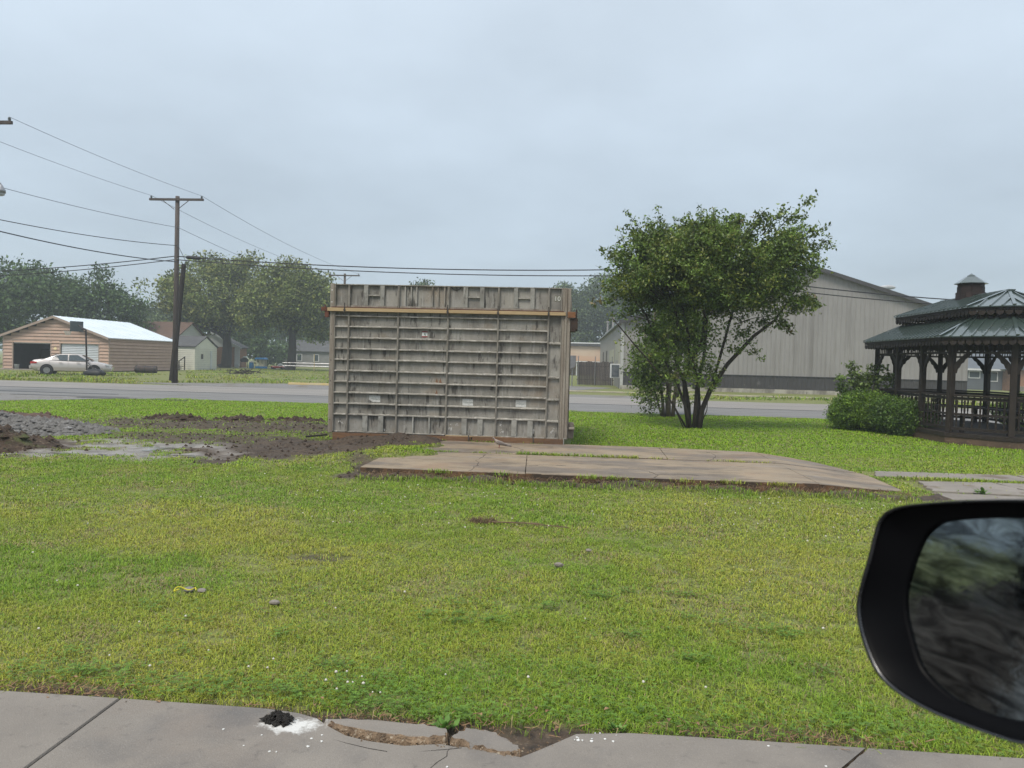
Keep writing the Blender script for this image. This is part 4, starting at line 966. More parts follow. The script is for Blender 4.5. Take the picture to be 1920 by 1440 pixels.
# bench along the inside
c = B()
ri, ro = gring(1.05, .66), gring(1.40, .66)
for k in range(8):
    k2 = (k + 1) % 8
    if k in (7,): continue
    c.prism([ro[k], ro[k2], ri[k2], ri[k]], (0, 0, .04)); 
c.build('bench_seat', M_wood, gzb)
for p_ in gring(1.2, .255) + [(GX0 - 1.2, 21.2, .255), (GX0 + 1.2, 21.2, .255)]:
    c = B(); c.box(p_[0] - .04, p_[0] + .04, p_[1] - .04, p_[1] + .04, .257, .655); c.build('bench_support', M_wood, gzb)
# roofs: standing seam panels between two rings
def roof_tier(apo, zo, api, zi, nm, half=False):
    ro, ri = gring(apo, zo), gring(max(api, .02), zi)
    for k in range(8):
        k2 = (k + 1) % 8; a, b_, c_, d_ = (Vector(v) for v in (ro[k], ro[k2], ri[k2], ri[k]))
        nseg = max(3, int(round((b_ - a).length / .235)))
        e = (b_ - a).normalized(); nrm = (b_ - a).cross(d_ - a).normalized()
        if nrm.z < 0: nrm = -nrm
        base = B(); base.add([a, b_, c_, d_], [(0, 1, 2, 3)]); lo = [v - Vector((0, 0, .025)) for v in (a, b_, c_, d_)]; base.add(lo, [(3, 2, 1, 0)]); base.add([a, b_, lo[1], lo[0]], [(0, 1, 2, 3)])
        pl = base.build('roof_panel', M_greenroof, gzb, fix=False)
        run = ((d_ - a) - e * (d_ - a).dot(e)); la = (d_ - a).dot(e); lb = (c_ - b_).dot(e); W_ = (b_ - a).length
        for s_ in range(1, nseg):
            x_ = W_ * s_ / nseg
            tmax = 1.0
            if la > 1e-4 and x_ < la: tmax = min(tmax, x_ / la)
            if lb < -1e-4 and (W_ - x_) < -lb: tmax = min(tmax, (W_ - x_) / -lb)
            sb = B(); q0 = a + e * x_ + nrm * .008; sb.bar(q0 - run.normalized() * .02, q0 + run * (tmax * .985), .028, .042, up=nrm); sb.build('seam', M_greenroof, pl)
        hb = B(); hb.bar(a + nrm * .01 + Vector((0, 0, .012)), d_ + Vector((0, 0, .018)), .07, .025); hb.build('hip_cap', M_greenroof, gzb)
        # fascia with scalloped trim
        fb = B(); fb.bar(a + Vector((0, 0, -.07)) - (a - d_).normalized() * .06, b_ + Vector((0, 0, -.07)) - (b_ - c_).normalized() * .06, .02, .08); fb.build('fascia', M_wood, gzb)
        ns = max(4, int(W_ / .17)); tb = B(); ia, ib = a - (a - d_).normalized() * .06, b_ - (b_ - c_).normalized() * .06
        for s_ in range(ns):
            u0, u1 = s_ / ns, (s_ + 1) / ns; P0, P1 = ia.lerp(ib, u0 + .08 / ns), ia.lerp(ib, u1 - .08 / ns); dz = lambda v, h: Vector((v.x, v.y, zo - .11 - h))
            off = e.cross(Vector((0, 0, 1))) * .012
            tb.prism([dz(P0, -.01) - off, dz(P0, .05) - off, dz(P0.lerp(P1, .25), .085) - off, dz(P0.lerp(P1, .5), .10) - off, dz(P0.lerp(P1, .75), .085) - off, dz(P1, .05) - off, dz(P1, -.01) - off], off * 2)
        tb.build('scalloped_trim', M_wood, gzb)
roof_tier(1.93, 2.52, 1.0, 2.99, 'lower'); roof_tier(1.20, 3.25, .04, 3.70, 'upper')
ur = gring(1.0, 0)
for k in range(8):
    a, b_ = Vector(ur[k]), Vector(ur[(k + 1) % 8]); n_ = max(3, int((b_ - a).length / .2))
    for s_ in range(n_):
        q_ = a.lerp(b_, (s_ + .5) / n_); c = B(); c.tube([(q_.x, q_.y, 2.98), (q_.x, q_.y, 3.26)], .018, 5); c.build('clerestory_baluster', M_wood, gzb)
    c = B(); c.bar((a.x, a.y, 3.23), (b_.x, b_.y, 3.23), .06, .06); c.bar((a.x, a.y, 2.99), (b_.x, b_.y, 2.99), .05, .04); c.build('clerestory_rail', M_wood, gzb)
c = B(); c.bar((GX0, GA - .15, 3.712), (GX0, GB + .15, 3.712), .16, .025); c.build('ridge_cap', M_greenroof, gzb)
cu = B(); hx = lambda r_, z: [(10.52 + r_ * math.cos(t * math.pi / 4 + .39), 21.5 + r_ * math.sin(t * math.pi / 4 + .39), z) for t in range(8)]
cu.rings([hx(.345, 3.5), hx(.345, 3.80), hx(.315, 3.81), hx(.315, 4.04)]); cup = cu.build('cupola', M_shing, gzb)
for lvl in range(6):
    for k in range(8):
        a, b_ = Vector(hx(.352, 0)[k]), Vector(hx(.352, 0)[(k + 1) % 8])
        for s_ in range(2):
            if lvl > 3 and s_: continue
            f = .352 if lvl < 4 else .322; a2, b2 = Vector(hx(f, 0)[k]), Vector(hx(f, 0)[(k + 1) % 8]); z = 3.56 + lvl * .075
            c = B(); c.bar(a2.lerp(b2, .03 + .49 * s_) + Vector((0, 0, z)), a2.lerp(b2, .48 + .49 * s_ if lvl < 4 else .97) + Vector((0, 0, z)), .012, .066); c.build('shingle', M_shing, cup)
cu = B(); cu.rings([hx(.40, 4.045), hx(.40, 4.06), hx(.14, 4.24), hx(.10, 4.245), hx(.10, 4.27), hx(.01, 4.33)]); cu.build('cupola_roof', M_greenroof, cup)

# ------------------------------------------------------------------ grey metal building
M_gmetal = mat('grey_metal_siding', (.258, .248, .236), (.232, .223, .212), scale=.6, rough=.5, spec=.4, layers=[((.175, .165, .152), 1.6, .52, .68, (1.4, 1.4, .12), .6), ((.30, .29, .275), .5, .55, .7, (1, 1, .3), .4)], rand=.035)
M_gmetal2 = mat('dark_metal_skirt', (.052, .049, .049), (.044, .042, .042), scale=1, rough=.7, rand=.05, layers=[((.12, .115, .11), 2, .6, .75)])
M_trim = mat('dark_trim', (.062, .060, .060), rough=.5)
M_found = mat('stained_foundation', (.36, .34, .29), (.17, .155, .13), scale=1.1, stretch=(1, 1, .4), lo=.42, hi=.58, rough=.85, layers=[((.10, .09, .075), 3, .6, .7)], bump=.3)
bl = thing('metal_building', 'large grey ribbed metal building with a dark skirt across the street', 'building', (15, 53.7, 0))
BX0, BX1, BXR, BY0, BY1 = 3.3, 26.3, 15.9, 53.7, 96.0
zr = lambda x: 8.55 - .312 * abs(x - BXR)
def metal_panel(xa, xb, z0, za, zb, y, m, nm, n=3):
    b = B(); w = (xb - xa) / n; prof = []
    for k in range(n):
        x_ = xa + w * k; prof += [(x_, 0), (x_ + w * .72, 0), (x_ + w * .80, -.035), (x_ + w * .92, -.035)]
    prof.append((xb, 0))
    zt = lambda x: za + (zb - za) * (x - xa) / (xb - xa)
    vs = [(x, y + d, z0) for x, d in prof] + [(x, y + d, zt(x)) for x, d in prof]; k = len(prof)
    b.add(vs, [(i, i + 1, k + i + 1, k + i) for i in range(k - 1)]); return b.build(nm, m, bl, fix=False)
npan = 25
for k in range(npan):
    xa, xb = BX0 + (BX1 - BX0) * k / npan, BX0 + (BX1 - BX0) * (k + 1) / npan
    if xa < BXR < xb: metal_panel(xa, BXR, 1.17, zr(xa), zr(BXR), BY0, M_gmetal, 'wall_panel'); metal_panel(BXR, xb, 1.17, zr(BXR), zr(xb), BY0, M_gmetal, 'wall_panel')
    else: metal_panel(xa, xb, 1.17, zr(xa), zr(xb), BY0, M_gmetal, 'wall_panel')
    metal_panel(xa, xb, .20, 1.15, 1.15, BY0 - .02, M_gmetal2, 'skirt_panel')
c = B(); c.box(BX0 - .02, BX1 + .02, BY0 - .08, BY0 + .3, -.1, .26); c.build('foundation', M_found, bl)
c = B(); c.box(BX0, BX1, BY0 - .075, BY0 - .001, 1.15, 1.19); c.build('skirt_cap', M_trim, bl)
c = B(); c.add([(BX0, BY0 + .01, 0), (BX0, BY1, 0), (BX0, BY1, zr(BX0)), (BX0, BY0 + .01, zr(BX0))], [(0, 1, 2, 3)]); c.build('wall', M_gmetal, bl)
c = B(); c.add([(BX1, BY0 + .01, 0), (BX1, BY1, 0), (BX1, BY1, zr(BX1)), (BX1, BY0 + .01, zr(BX1))], [(0, 1, 2, 3)])
c.build('wall', M_gmetal, bl)
c = B(); c.add([(BX0, BY1, 0), (BX1, BY1, 0), (BX1, BY1, zr(BX1)), (BXR, BY1, zr(BXR)), (BX0, BY1, zr(BX0))], [(0, 1, 2, 3, 4)]); c.build('wall', M_gmetal, bl)
for sx, xa in ((-1, BX0 - .25), (1, BX1 + .25)):
    c = B(); e_ = zr(xa); c.prism([(xa, BY0 - .3, e_ + .02), (BXR, BY0 - .3, zr(BXR) + .02), (BXR, BY0 - .3, zr(BXR) + .14), (xa, BY0 - .3, e_ + .14)], (0, BY1 - BY0 + .6, 0)); c.build('roof', mat('grey_roof', (.28, .30, .32), (.24, .255, .27), rough=.4), bl)
    c = B(); c.prism([(xa, BY0 - .34, e_ - .10), (BXR, BY0 - .34, zr(BXR) - .10), (BXR, BY0 - .34, zr(BXR) + .16), (xa, BY0 - .34, e_ + .16)], (0, .036, 0)); c.build('rake_trim', M_trim, bl)
c = B(); c.box(BX0 - .05, BX0 + .16, BY0 - .06, BY0 + .12, .0, zr(BX0) - .05); c.build('corner_trim', mat('light_trim', (.42, .42, .40), rough=.5), bl)
M_beige = mat('beige_door', (.36, .355, .27), (.31, .31, .24), rough=.6)
for y0, y1, z1 in ((55.2, 60.5, 3.35), (63, 70, 2.9)):
    c = B(); c.box(BX0 - .05, BX0 - .002, y0, y1, .9 if y0 < 60 else .1, z1); d_ = c.build('loading_door', M_beige, bl)
    c = B(); c.box(BX0 - .07, BX0 - .052, y0 + 1.2, y1 - 1.2, 1.6, 2.0); c.build('vent', M_gmetal, d_)
for y0 in (76, 84):
    c = B(); c.box(BX0 - .04, BX0 - .002, y0, y0 + 2.2, 1.9, 3.0); c.build('window', M_trim, bl)
c = B(); c.box(2.62, 3.28, 54.4, 55.1, .72, 1.72); ac = c.build('air_conditioner', mat('ac_white', (.55, .56, .55), rough=.5), bl, bevel=.02)
c = B(); c.box(2.70, 3.22, 54.37, 54.399, .80, 1.64); c.build('grille', mat('ac_dark', (.04, .05, .06), (.12, .13, .14), scale=3, rough=.3), ac)
for y0, z in ((60, 5.3), (72, 5.6)):
    c = B(); c.tube([(BX0 + .3, y0 + 12, zr(BX0)), (BX0 + .3, y0 + 12, z + .6)], .10, 8); c.tube([(BX0 + .3, y0 + 12, z + .6), (BX0 + .3, y0 + 12, z + .75)], .17, 8); c.build('vent_pipe', M_gmetal, bl)
# ------------------------------------------------------------------ garage
M_tan = mat('tan_siding', (.43, .30, .235), (.38, .265, .205), scale=1.2, rough=.75, rand=.06, layers=[((.26, .19, .15), 2, .58, .72, (.3, 1, 1), .5)])
M_tantrim = mat('tan_trim', (.33, .255, .21), (.28, .22, .18), rough=.7)
M_whiteroof = mat('pale_metal_roof', (.66, .72, .76), (.58, .645, .69), scale=.8, rough=.45, layers=[((.48, .53, .57), .7, .55, .7, (1, .3, 1), .6)])
M_in = mat('dark_interior', (.03, .03, .032), (.02, .02, .02), rough=.9)
gar = thing('garage', 'tan clapboard two door garage with a pale metal roof across the street', 'garage', (-42.7, 60.5, 0))
AX0, AX1, AXR, AY0, AY1 = -47.25, -38.05, -42.72, 60.5, 71.0
ze = 2.78; zg = lambda x: 4.44 - (4.44 - ze) * abs(x - AXR) / (AX1 - AXR)
c = B()
c.box(AX0 + .02, AX0 + .14, AY0 + .02, AY1, 0, ze - .05); c.box(AX1 - .14, AX1 - .02, AY0 + .02, AY1, 0, ze - .05); c.box(AX0, AX1, AY1 - .14, AY1 - .02, 0, ze - .05)
D1, D2, DH = (-46.36, -43.11), (-42.23, -38.95), 2.40
for xa, xb, z0, z1 in ((AX0 + .02, D1[0], 0, DH), (D1[1], D2[0], 0, DH), (D2[1], AX1 - .02, 0, DH), (AX0 + .02, AX1 - .02, DH, ze - .02)): c.box(xa, xb, AY0 + .02, AY0 + .14, z0, z1)
for y in (AY0 + .02, AY1 - .14): c.prism([(AX0 + .02, y, ze - .021), (AX1 - .02, y, ze - .021), (AXR, y, 4.40)], (0, .12, 0))
c.build('wall', M_in, gar)
def board(xa, xb, z0, h, y):
    b = B(); b.prism([(xa, y, z0 + .012), (xa, y - .075, z0 + .012), (xa, y - .015, z0 + h), (xa, y, z0 + h)], (xb - xa, 0, 0)); b.build('siding_board', M_tan, gar)
step = .272; z = .05
while z < 4.25:
    h = step - .004
    if z + h < DH + .05:
        for xa, xb in ((AX0, D1[0] - .08), (D1[1] + .08, D2[0] - .08), (D2[1] + .08, AX1)): board(xa, xb, z, h, AY0 + .015)
    else:
        zz = z + h
        xa, xb = AX0, AX1
        if zz > ze: f = (zz - ze) / (4.44 - ze); xa = AX0 + (AXR - AX0) * f; xb = AX1 + (AXR - AX1) * f
        if xb - xa > .2: board(xa, xb, z, h, AY0 + .015)
    z += step
z = .05
while z < 2.6:
    b = B(); b.prism([(AX1 - .015, AY0, z + .012), (AX1 + .06, AY0, z + .012), (AX1 - .0, AY0, z + step - .004), (AX1 - .015, AY0, z + step - .004)], (0, AY1 - AY0, 0)); b.build('siding_board', M_tan, gar); z += step
for xa, xb in ((AX0 - .03, AX0 + .07), (AX1 - .07, AX1 + .03)):
    c = B(); c.box(xa, xb, AY0 - .035, AY0 + .05, 0, ze); c.build('corner_board', M_tantrim, gar)
for d in (D1, D2):
    c = B(); c.box(d[0] - .1, d[0], AY0 - .04, AY0 + .1, 0, DH); c.box(d[1], d[1] + .1, AY0 - .04, AY0 + .1, 0, DH); c.box(d[0] - .1, d[1] + .1, AY0 - .042, AY0 + .1, DH, DH + .1); c.build('door_frame', M_tantrim, gar)
M_door = mat('white_rollup', (.54, .565, .59), (.48, .505, .53), scale=1, rough=.5)
rolled = B(); rolled.box(D1[0] + .02, D1[1] - .02, AY0 + .02, AY0 + .12, DH - .24, DH - .01); rolled.build('rolled_door', M_door, gar, bevel=.03)
nsl = 17
rd = B(); rd.box(D2[0] + .01, D2[1] - .01, AY0 + .10, AY0 + .13, .0, DH - .01); rdo = rd.build('roller_door', M_door, gar)
for k in range(nsl):
    c = B(); z0 = .01 + (DH - .03) / nsl * k; h = (DH - .03) / nsl; c.prism([(D2[0] + .02, AY0 + .098, z0), (D2[0] + .02, AY0 + .06, z0 + h * .35), (D2[0] + .02, AY0 + .07, z0 + h * .8), (D2[0] + .02, AY0 + .098, z0 + h * .88)], (D2[1] - D2[0] - .04, 0, 0)); c.build('slat', M_door, rdo)
for sx, xa in ((-1, AX0 - .12), (1, AX1 + .12)):
    c = B(); e_ = zg(xa); c.prism([(xa, AY0 - .3, e_), (AXR, AY0 - .3, zg(AXR)), (AXR, AY0 - .3, zg(AXR) + .05), (xa, AY0 - .3, e_ + .05)], (0, AY1 - AY0 + .5, 0)); rf = c.build('roof', M_whiteroof, gar)
    for k in range(14):
        y = AY0 - .2 + k * .8; c = B(); c.bar((xa, y, e_ + .06), (AXR, y, zg(AXR) + .06), .03, .03); c.build('roof_seam', M_whiteroof, rf)
    c = B(); c.prism([(xa, AY0 - .33, e_ - .15), (AXR, AY0 - .33, zg(AXR) - .15), (AXR, AY0 - .33, zg(AXR) + .055), (xa, AY0 - .33, e_ + .055)], (0, .028, 0)); c.build('rake_board', M_tantrim, gar)
c = B(); c.box(AX1 + .05, AX1 + .115, AY0 - .3, AY1 + .2, ze - .12, ze - .0); c.build('eave_board', M_tantrim, gar)
c = B(); r = random.Random(5); x = -43.7
while x < -41.95:       # faded, unreadable lettering over the doors
    w = r.uniform(.05, .10)
    if r.random() < .82:
        c.box(x, x + w * .45, AY0 - .028, AY0 - .022, 2.86, 2.86 + r.uniform(.10, .2)); c.box(x, x + w, AY0 - .027, AY0 - .021, 2.86 + r.uniform(0, .12), 2.90 + r.uniform(0, .12))
    x += w + .03
c.build('faded_lettering', mat('faded_paint', (.46, .40, .34), (.4, .33, .27), rough=.8), gar)
c = B(); c.tube([(-42.67, AY0 - .06, 1.80), (-42.67, AY0 - .03, 1.80)], .12, 10); c.box(-42.85, -42.5, AY0 - .05, AY0 - .02, 1.72, 1.77); c.build('wall_lamp', mat('lamp_glass', (.75, .62, .35), rough=.4), gar)
c = B(); c.box(AX0 + .2, AX1 - .2, AY0 + .2, AY1 - .2, -.02, .02); c.build('floor', mat('garage_floor', (.16, .12, .10), rough=.8), gar)
for x0, y0, h_, lb in ((-46.1, 63.5, 1.7, 0), (-44.4, 64.6, 2.0, 0), (-44.0, 62.6, 1.1, 0)):
    c = B(); c.box(x0, x0 + .9, y0, y0 + .6, .021, h_); [c.box(x0 - .02, x0 + .92, y0 - .03, y0 - .001, zz, zz + .05) for zz in (.4, .8, 1.0)]; c.build('shelving', M_in, gar)
c = B(); c.prism([(-50, 58.8, .0), (-40.5, 58.8, .0), (-40.5, 60.4, .0), (-50, 60.4, .0)], (0, 0, .03)); put(c.build('driveway', mat('drive_concrete', (.30, .27, .23), (.22, .19, .165), scale=1, rough=.8)), 'strip of concrete driveway in front of the garage doors', kind='structure')

def lathe(b, x, y, prof, n=16):
    b.rings([[(x + r_ * math.cos(t / n * 6.2832), y + r_ * math.sin(t / n * 6.2832), z) for t in range(n)] for z, r_ in prof])
bk = thing('bucket', 'pale grey plastic bucket in the open garage doorway', 'bucket', (-45.75, 60.1, 0))
c = B(); lathe(c, -45.75, 60.1, [(.03, .15), (.40, .18), (.42, .19), (.42, .175), (.38, .17), (.05, .14)]); c.build('pail', mat('bucket_plastic', (.34, .37, .36), rough=.6), bk, smooth=True)
c = B(); c.tube([(-45.75 + .19 * math.cos(t / 10 * 3.14), 60.0, .40 + .1 * math.sin(-t / 10 * 3.14)) for t in range(11)], .008, 5); c.build('handle', M_black, bk)
tb = thing('trash_bin', 'black lidded trash bin left of the garage', 'trash bin', (-47.9, 60.2, 0))
c = B(); c.rings([[(-47.9 + s * a, 60.2 + s * b_, z) for a, b_ in ((-1, -1), (1, -1), (1, 1), (-1, 1))] for z, s in ((.02, .26), (.85, .33))]); c.build('body', M_black, tb, bevel=.03)
c = B(); c.box(-48.28, -47.52, 59.85, 60.55, .855, .93); c.build('lid', M_black, tb, bevel=.03)
for x in (-48.15, -47.65):
    c = B(); c.tube([(x - .04, 60.5, .11), (x + .04, 60.5, .11)], .11, 12); c.build('wheel', M_black, tb)

# ------------------------------------------------------------------ sedan
M_paint = mat('champagne_paint', (.45, .42, .405), (.43, .40, .385), scale=2, rough=.35, metal=.15, spec=.5, coat=.4)
M_lowp = mat('lower_cladding', (.36, .32, .285), (.33, .30, .27), rough=.5)
M_glass = mat('tinted_glass', (.035, .05, .055), (.05, .065, .07), scale=1, rough=.06, spec=.9)
M_rim = mat('alloy_rim', (.33, .33, .34), rough=.35, metal=.7)
M_tail = mat('red_lens', (.42, .02, .02), (.3, .02, .02), rough=.2, spec=.7)
M_lamp = mat('clear_lens', (.55, .56, .56), rough=.15, spec=.8)
def sedan(cx, cy, ang):
    car = thing('parked_car', 'silver beige four door sedan parked in front of the tan garage', 'car', (cx, cy, 0))
    T = Matrix.Translation((cx, cy, 0)) @ Matrix.Rotation(ang, 4, 'Z')
    tf = lambda v: tuple(T @ Vector(v))
    belt = [(-2.38, .80), (-2.30, .97), (-1.9, 1.03), (-1.5, 1.03), (-.9, .985), (0, .955), (.9, .93), (1.15, .935), (1.5, .90), (1.9, .83), (2.2, .74), (2.36, .62), (2.42, .50)]
    wid = [(-2.40, .74), (-2.25, .83), (-1.7, .88), (0, .89), (1.4, .88), (2.0, .84), (2.3, .74), (2.42, .60)]
    ip = lambda tab, x: float(np.interp(x, [a for a, _ in tab], [b_ for _, b_ in tab]))
    rr = []
    for x in np.linspace(-2.38, 2.42, 34):
        zb = .24 + (.10 if x < -2.2 else 0) + max(0, x - 2.2) * .2; zt = ip(belt, x); w = ip(wid, x); mid = zb + (zt - zb) * .5
        half = [(0, zb), (w * .86, zb), (w * .97, zb + .06), (w, mid - .05), (w * .985, mid + .08), (w * .95, zt - .07), (w * .84, zt - .012), (w * .45, zt + .015)]
        rr.append([tf((x, y, z)) for y, z in half] + [tf((x, 0, zt + .02))] + [tf((x, -y, z)) for y, z in half[:0:-1]])
    c = B(); c.rings(rr); bd = c.build('body', M_paint, car, smooth=True)
    bz = .95
    base = [(-1.62, .70, 1.02), (-1.2, .78, 1.0), (0, .80, .965), (.8, .78, .945), (1.25, .68, .93)]
    top = [(-.86, .52, 1.375), (-.6, .58, 1.405), (0, .60, 1.425), (.35, .585, 1.405), (.55, .53, 1.375)]
    ringb = [tf((x, y, z)) for x, y, z in base] + [tf((x, -y, z)) for x, y, z in base[::-1]]
    midr = [tf(((a[0] * .35 + b_[0] * .65), a[1] * .3 + b_[1] * .7 + .02, a[2] * .35 + b_[2] * .65)) for a, b_ in zip(base, top)]; midr += [tf(((a[0] * .35 + b_[0] * .65), -(a[1] * .3 + b_[1] * .7 + .02), a[2] * .35 + b_[2] * .65)) for a, b_ in list(zip(base, top))[::-1]]
    ringt = [tf((x, y, z)) for x, y, z in top] + [tf((x, -y, z)) for x, y, z in top[::-1]]
    ringc = [tf((x * .6, y * .5, 1.435)) for x, y, z in top] + [tf((x * .6, -y * .5, 1.435)) for x, y, z in top[::-1]]
    c = B(); c.rings([ringb, midr, ringt, ringc]); c.build('cabin', M_paint, car, smooth=False)
    def side(x0, x1, x2, x3, z0=.985, z1=1.36):       # bottom x0..x1, top x2..x3
        for s in (1, -1):
            yb = lambda x, z: s * (np.interp(x, [-1.6, -1.0, 0, .9, 1.25], [.70, .775, .80, .775, .68]) - (z - .96) * .44 + .022)
            c = B(); P = [(x0, z0), (x1, z0 - .01), (x3, z1), (x2, z1)]
            c.prism([tf((x, yb(x, z), z)) for x, z in P], T.to_3x3() @ Vector((0, s * .006, 0))); c.build('window', M_glass, car)
    side(-1.22, -.22, -.70, -.22); side(-.14, .98, -.14, .36); side(-1.34, -1.27, -.80, -.755)
    def quad(pts, m, nm, th):
        c = B(); c.prism([tf(p) for p in pts], T.to_3x3() @ Vector(th)); c.build(nm, m, car)
    quad([(-1.585, .60, 1.055), (-1.585, -.60, 1.055), (-.93, -.47, 1.365), (-.93, .47, 1.365)], M_glass, 'rear_window', (-.02, 0, .03))
    quad([(1.20, .60, .985), (1.20, -.60, .985), (.60, -.48, 1.355), (.60, .48, 1.355)], M_glass, 'windshield', (.03, 0, .03))
    for s in (1, -1):
        quad([(-2.36, s * .80, .74), (-2.0, s * .865, .76), (-2.0, s * .862, .88), (-2.33, s * .80, .90)], M_tail, 'tail_light', (-.012, s * .012, 0))
        quad([(-2.40, s * .42, .74), (-2.38, s * .76, .74), (-2.36, s * .76, .88), (-2.37, s * .42, .88)], M_tail, 'tail_light', (-.03, 0, 0))
        quad([(2.02, s * .83, .66), (2.34, s * .70, .62), (2.33, s * .69, .70), (2.02, s * .82, .75)], M_lamp, 'headlight', (.02, s * .015, .01))
        quad([(-1.95, s * .885, .30), (1.9, s * .885, .30), (1.9, s * .895, .50), (-1.95, s * .895, .50)], M_lowp, 'sill_panel', (0, s * .006, 0))
        for x in (-.62, .42): quad([(x - .1, s * .892, .83), (x + .1, s * .892, .825), (x + .1, s * .89, .86), (x - .1, s * .89, .865)], M_paint, 'door_handle', (0, s * .03, 0))
        for x in (-1.28, -.18, 1.02): quad([(x, s * .893, .40), (x + .012, s * .893, .40), (x + .012, s * .87, .93), (x, s * .87, .93)], M_lowp, 'door_gap', (0, s * .006, 0))
        quad([(.92, s * .84, .97), (1.06, s * .84, .97), (1.05, s * .84, 1.08), (.94, s * .84, 1.08)], M_black, 'wing_mirror', (0, s * .14, 0))
        for x in (-1.42, 1.38):
            c = B(); c.tube([tf((x, s * .70, .33)), tf((x, s * .902, .33))], .40, 22); c.build('wheel_arch', M_black, car)
            c = B(); c.rings([[tf((x + r_ * math.cos(t / 24 * 6.2832), s * y_, .315 + r_ * math.sin(t / 24 * 6.2832))) for t in range(24)] for y_, r_ in ((.74, .31), (.76, .318), (.90, .318), (.922, .305), (.925, .22), (.905, .20))]); w_ = c.build('wheel', M_black, car)
            c = B(); c.rings([[tf((x + r_ * math.cos(t / 20 * 6.2832), s * y_, .315 + r_ * math.sin(t / 20 * 6.2832))) for t in range(20)] for y_, r_ in ((.906, .205), (.912, .19), (.908, .08), (.918, .05))]); c.build('rim', M_rim, w_)
    quad([(-2.44, .80, .40), (-2.44, -.80, .40), (-2.46, -.80, .60), (-2.46, .80, .60)], M_paint, 'rear_bumper', (.12, 0, .03))
    quad([(-2.412, .26, .74), (-2.412, -.26, .74), (-2.40, -.26, .88), (-2.40, .26, .88)], M_lamp, 'number_plate', (-.008, 0, 0))
    quad([(2.40, .70, .34), (2.40, -.70, .34), (2.45, -.66, .54), (2.45, .66, .54)], M_paint, 'front_bumper', (.03, 0, .02))
sedan(-34.15, 50.2, R_(27))

# ------------------------------------------------------------------ basketball hoop
hp = thing('basketball_hoop', 'portable basketball hoop with a dark backboard in front of the garage', 'basketball hoop', (-32.9, 49.0, 0))
M_hp = mat('dark_pole', (.03, .022, .024), rough=.5)
c = B(); c.tube([(-32.35, 49.0, .1), (-32.45, 49.0, 3.05), (-32.5, 49.0, 3.1), (-32.75, 49.0, 3.12)], .055, 8); c.build('pole', M_hp, hp)
c = B(); c.tube([(-32.5, 49, 2.95), (-32.9, 49, 2.92)], .035, 6); c.tube([(-32.5, 49, 3.1), (-32.95, 49, 3.35)], .035, 6); c.build('arm', M_hp, hp)
c = B(); mm = Matrix.Translation((-33.1, 49.0, 3.28)) @ Matrix.Rotation(R_(58), 4, 'Z'); c.box(-.42, .42, -.03, .03, -.34, .34, mm); c.build('backboard', mat('backboard_dark', (.07, .082, .092), (.085, .10, .11), rough=.4), hp, bevel=.01)
rc = Vector((-33.55, 48.75, 2.98)); c = B(); c.tube([rc + Vector((.23 * math.cos(t / 16 * 6.2832), .23 * math.sin(t / 16 * 6.2832), 0)) for t in range(17)], .012, 6); c.build('rim', M_rust, hp)
c = B()
for t in range(12):
    for sg in (1, -1):
        pts = [rc + Vector(((.23 - .035 * k) * math.cos((t + sg * k * .5) / 12 * 6.2832), (.23 - .035 * k) * math.sin((t + sg * k * .5) / 12 * 6.2832), -.10 * k)) for k in range(4)]; c.tube(pts, .012, 4)
c.build('net', mat('net_white', (.55, .52, .48), rough=.9), hp)
c = B(); c.rings([[(-31.75 + s * a, 48.9 + s * .55 * b_, z) for a, b_ in ((-1, -.7), (-.7, -1), (.7, -1), (1, -.7), (1, .7), (.7, 1), (-.7, 1), (-1, .7))] for z, s in ((.05, .62), (.22, .66), (.42, .40), (.46, .2))]); c.build('base', M_black, hp, smooth=True)
c = B(); c.tube([(-31.7, 48.9, .40), (-32.38, 49, .95)], .02, 6); c.tube([(-31.5, 48.9, .40), (-32.38, 49, .75)], .02, 6); c.build('brace', M_hp, hp)

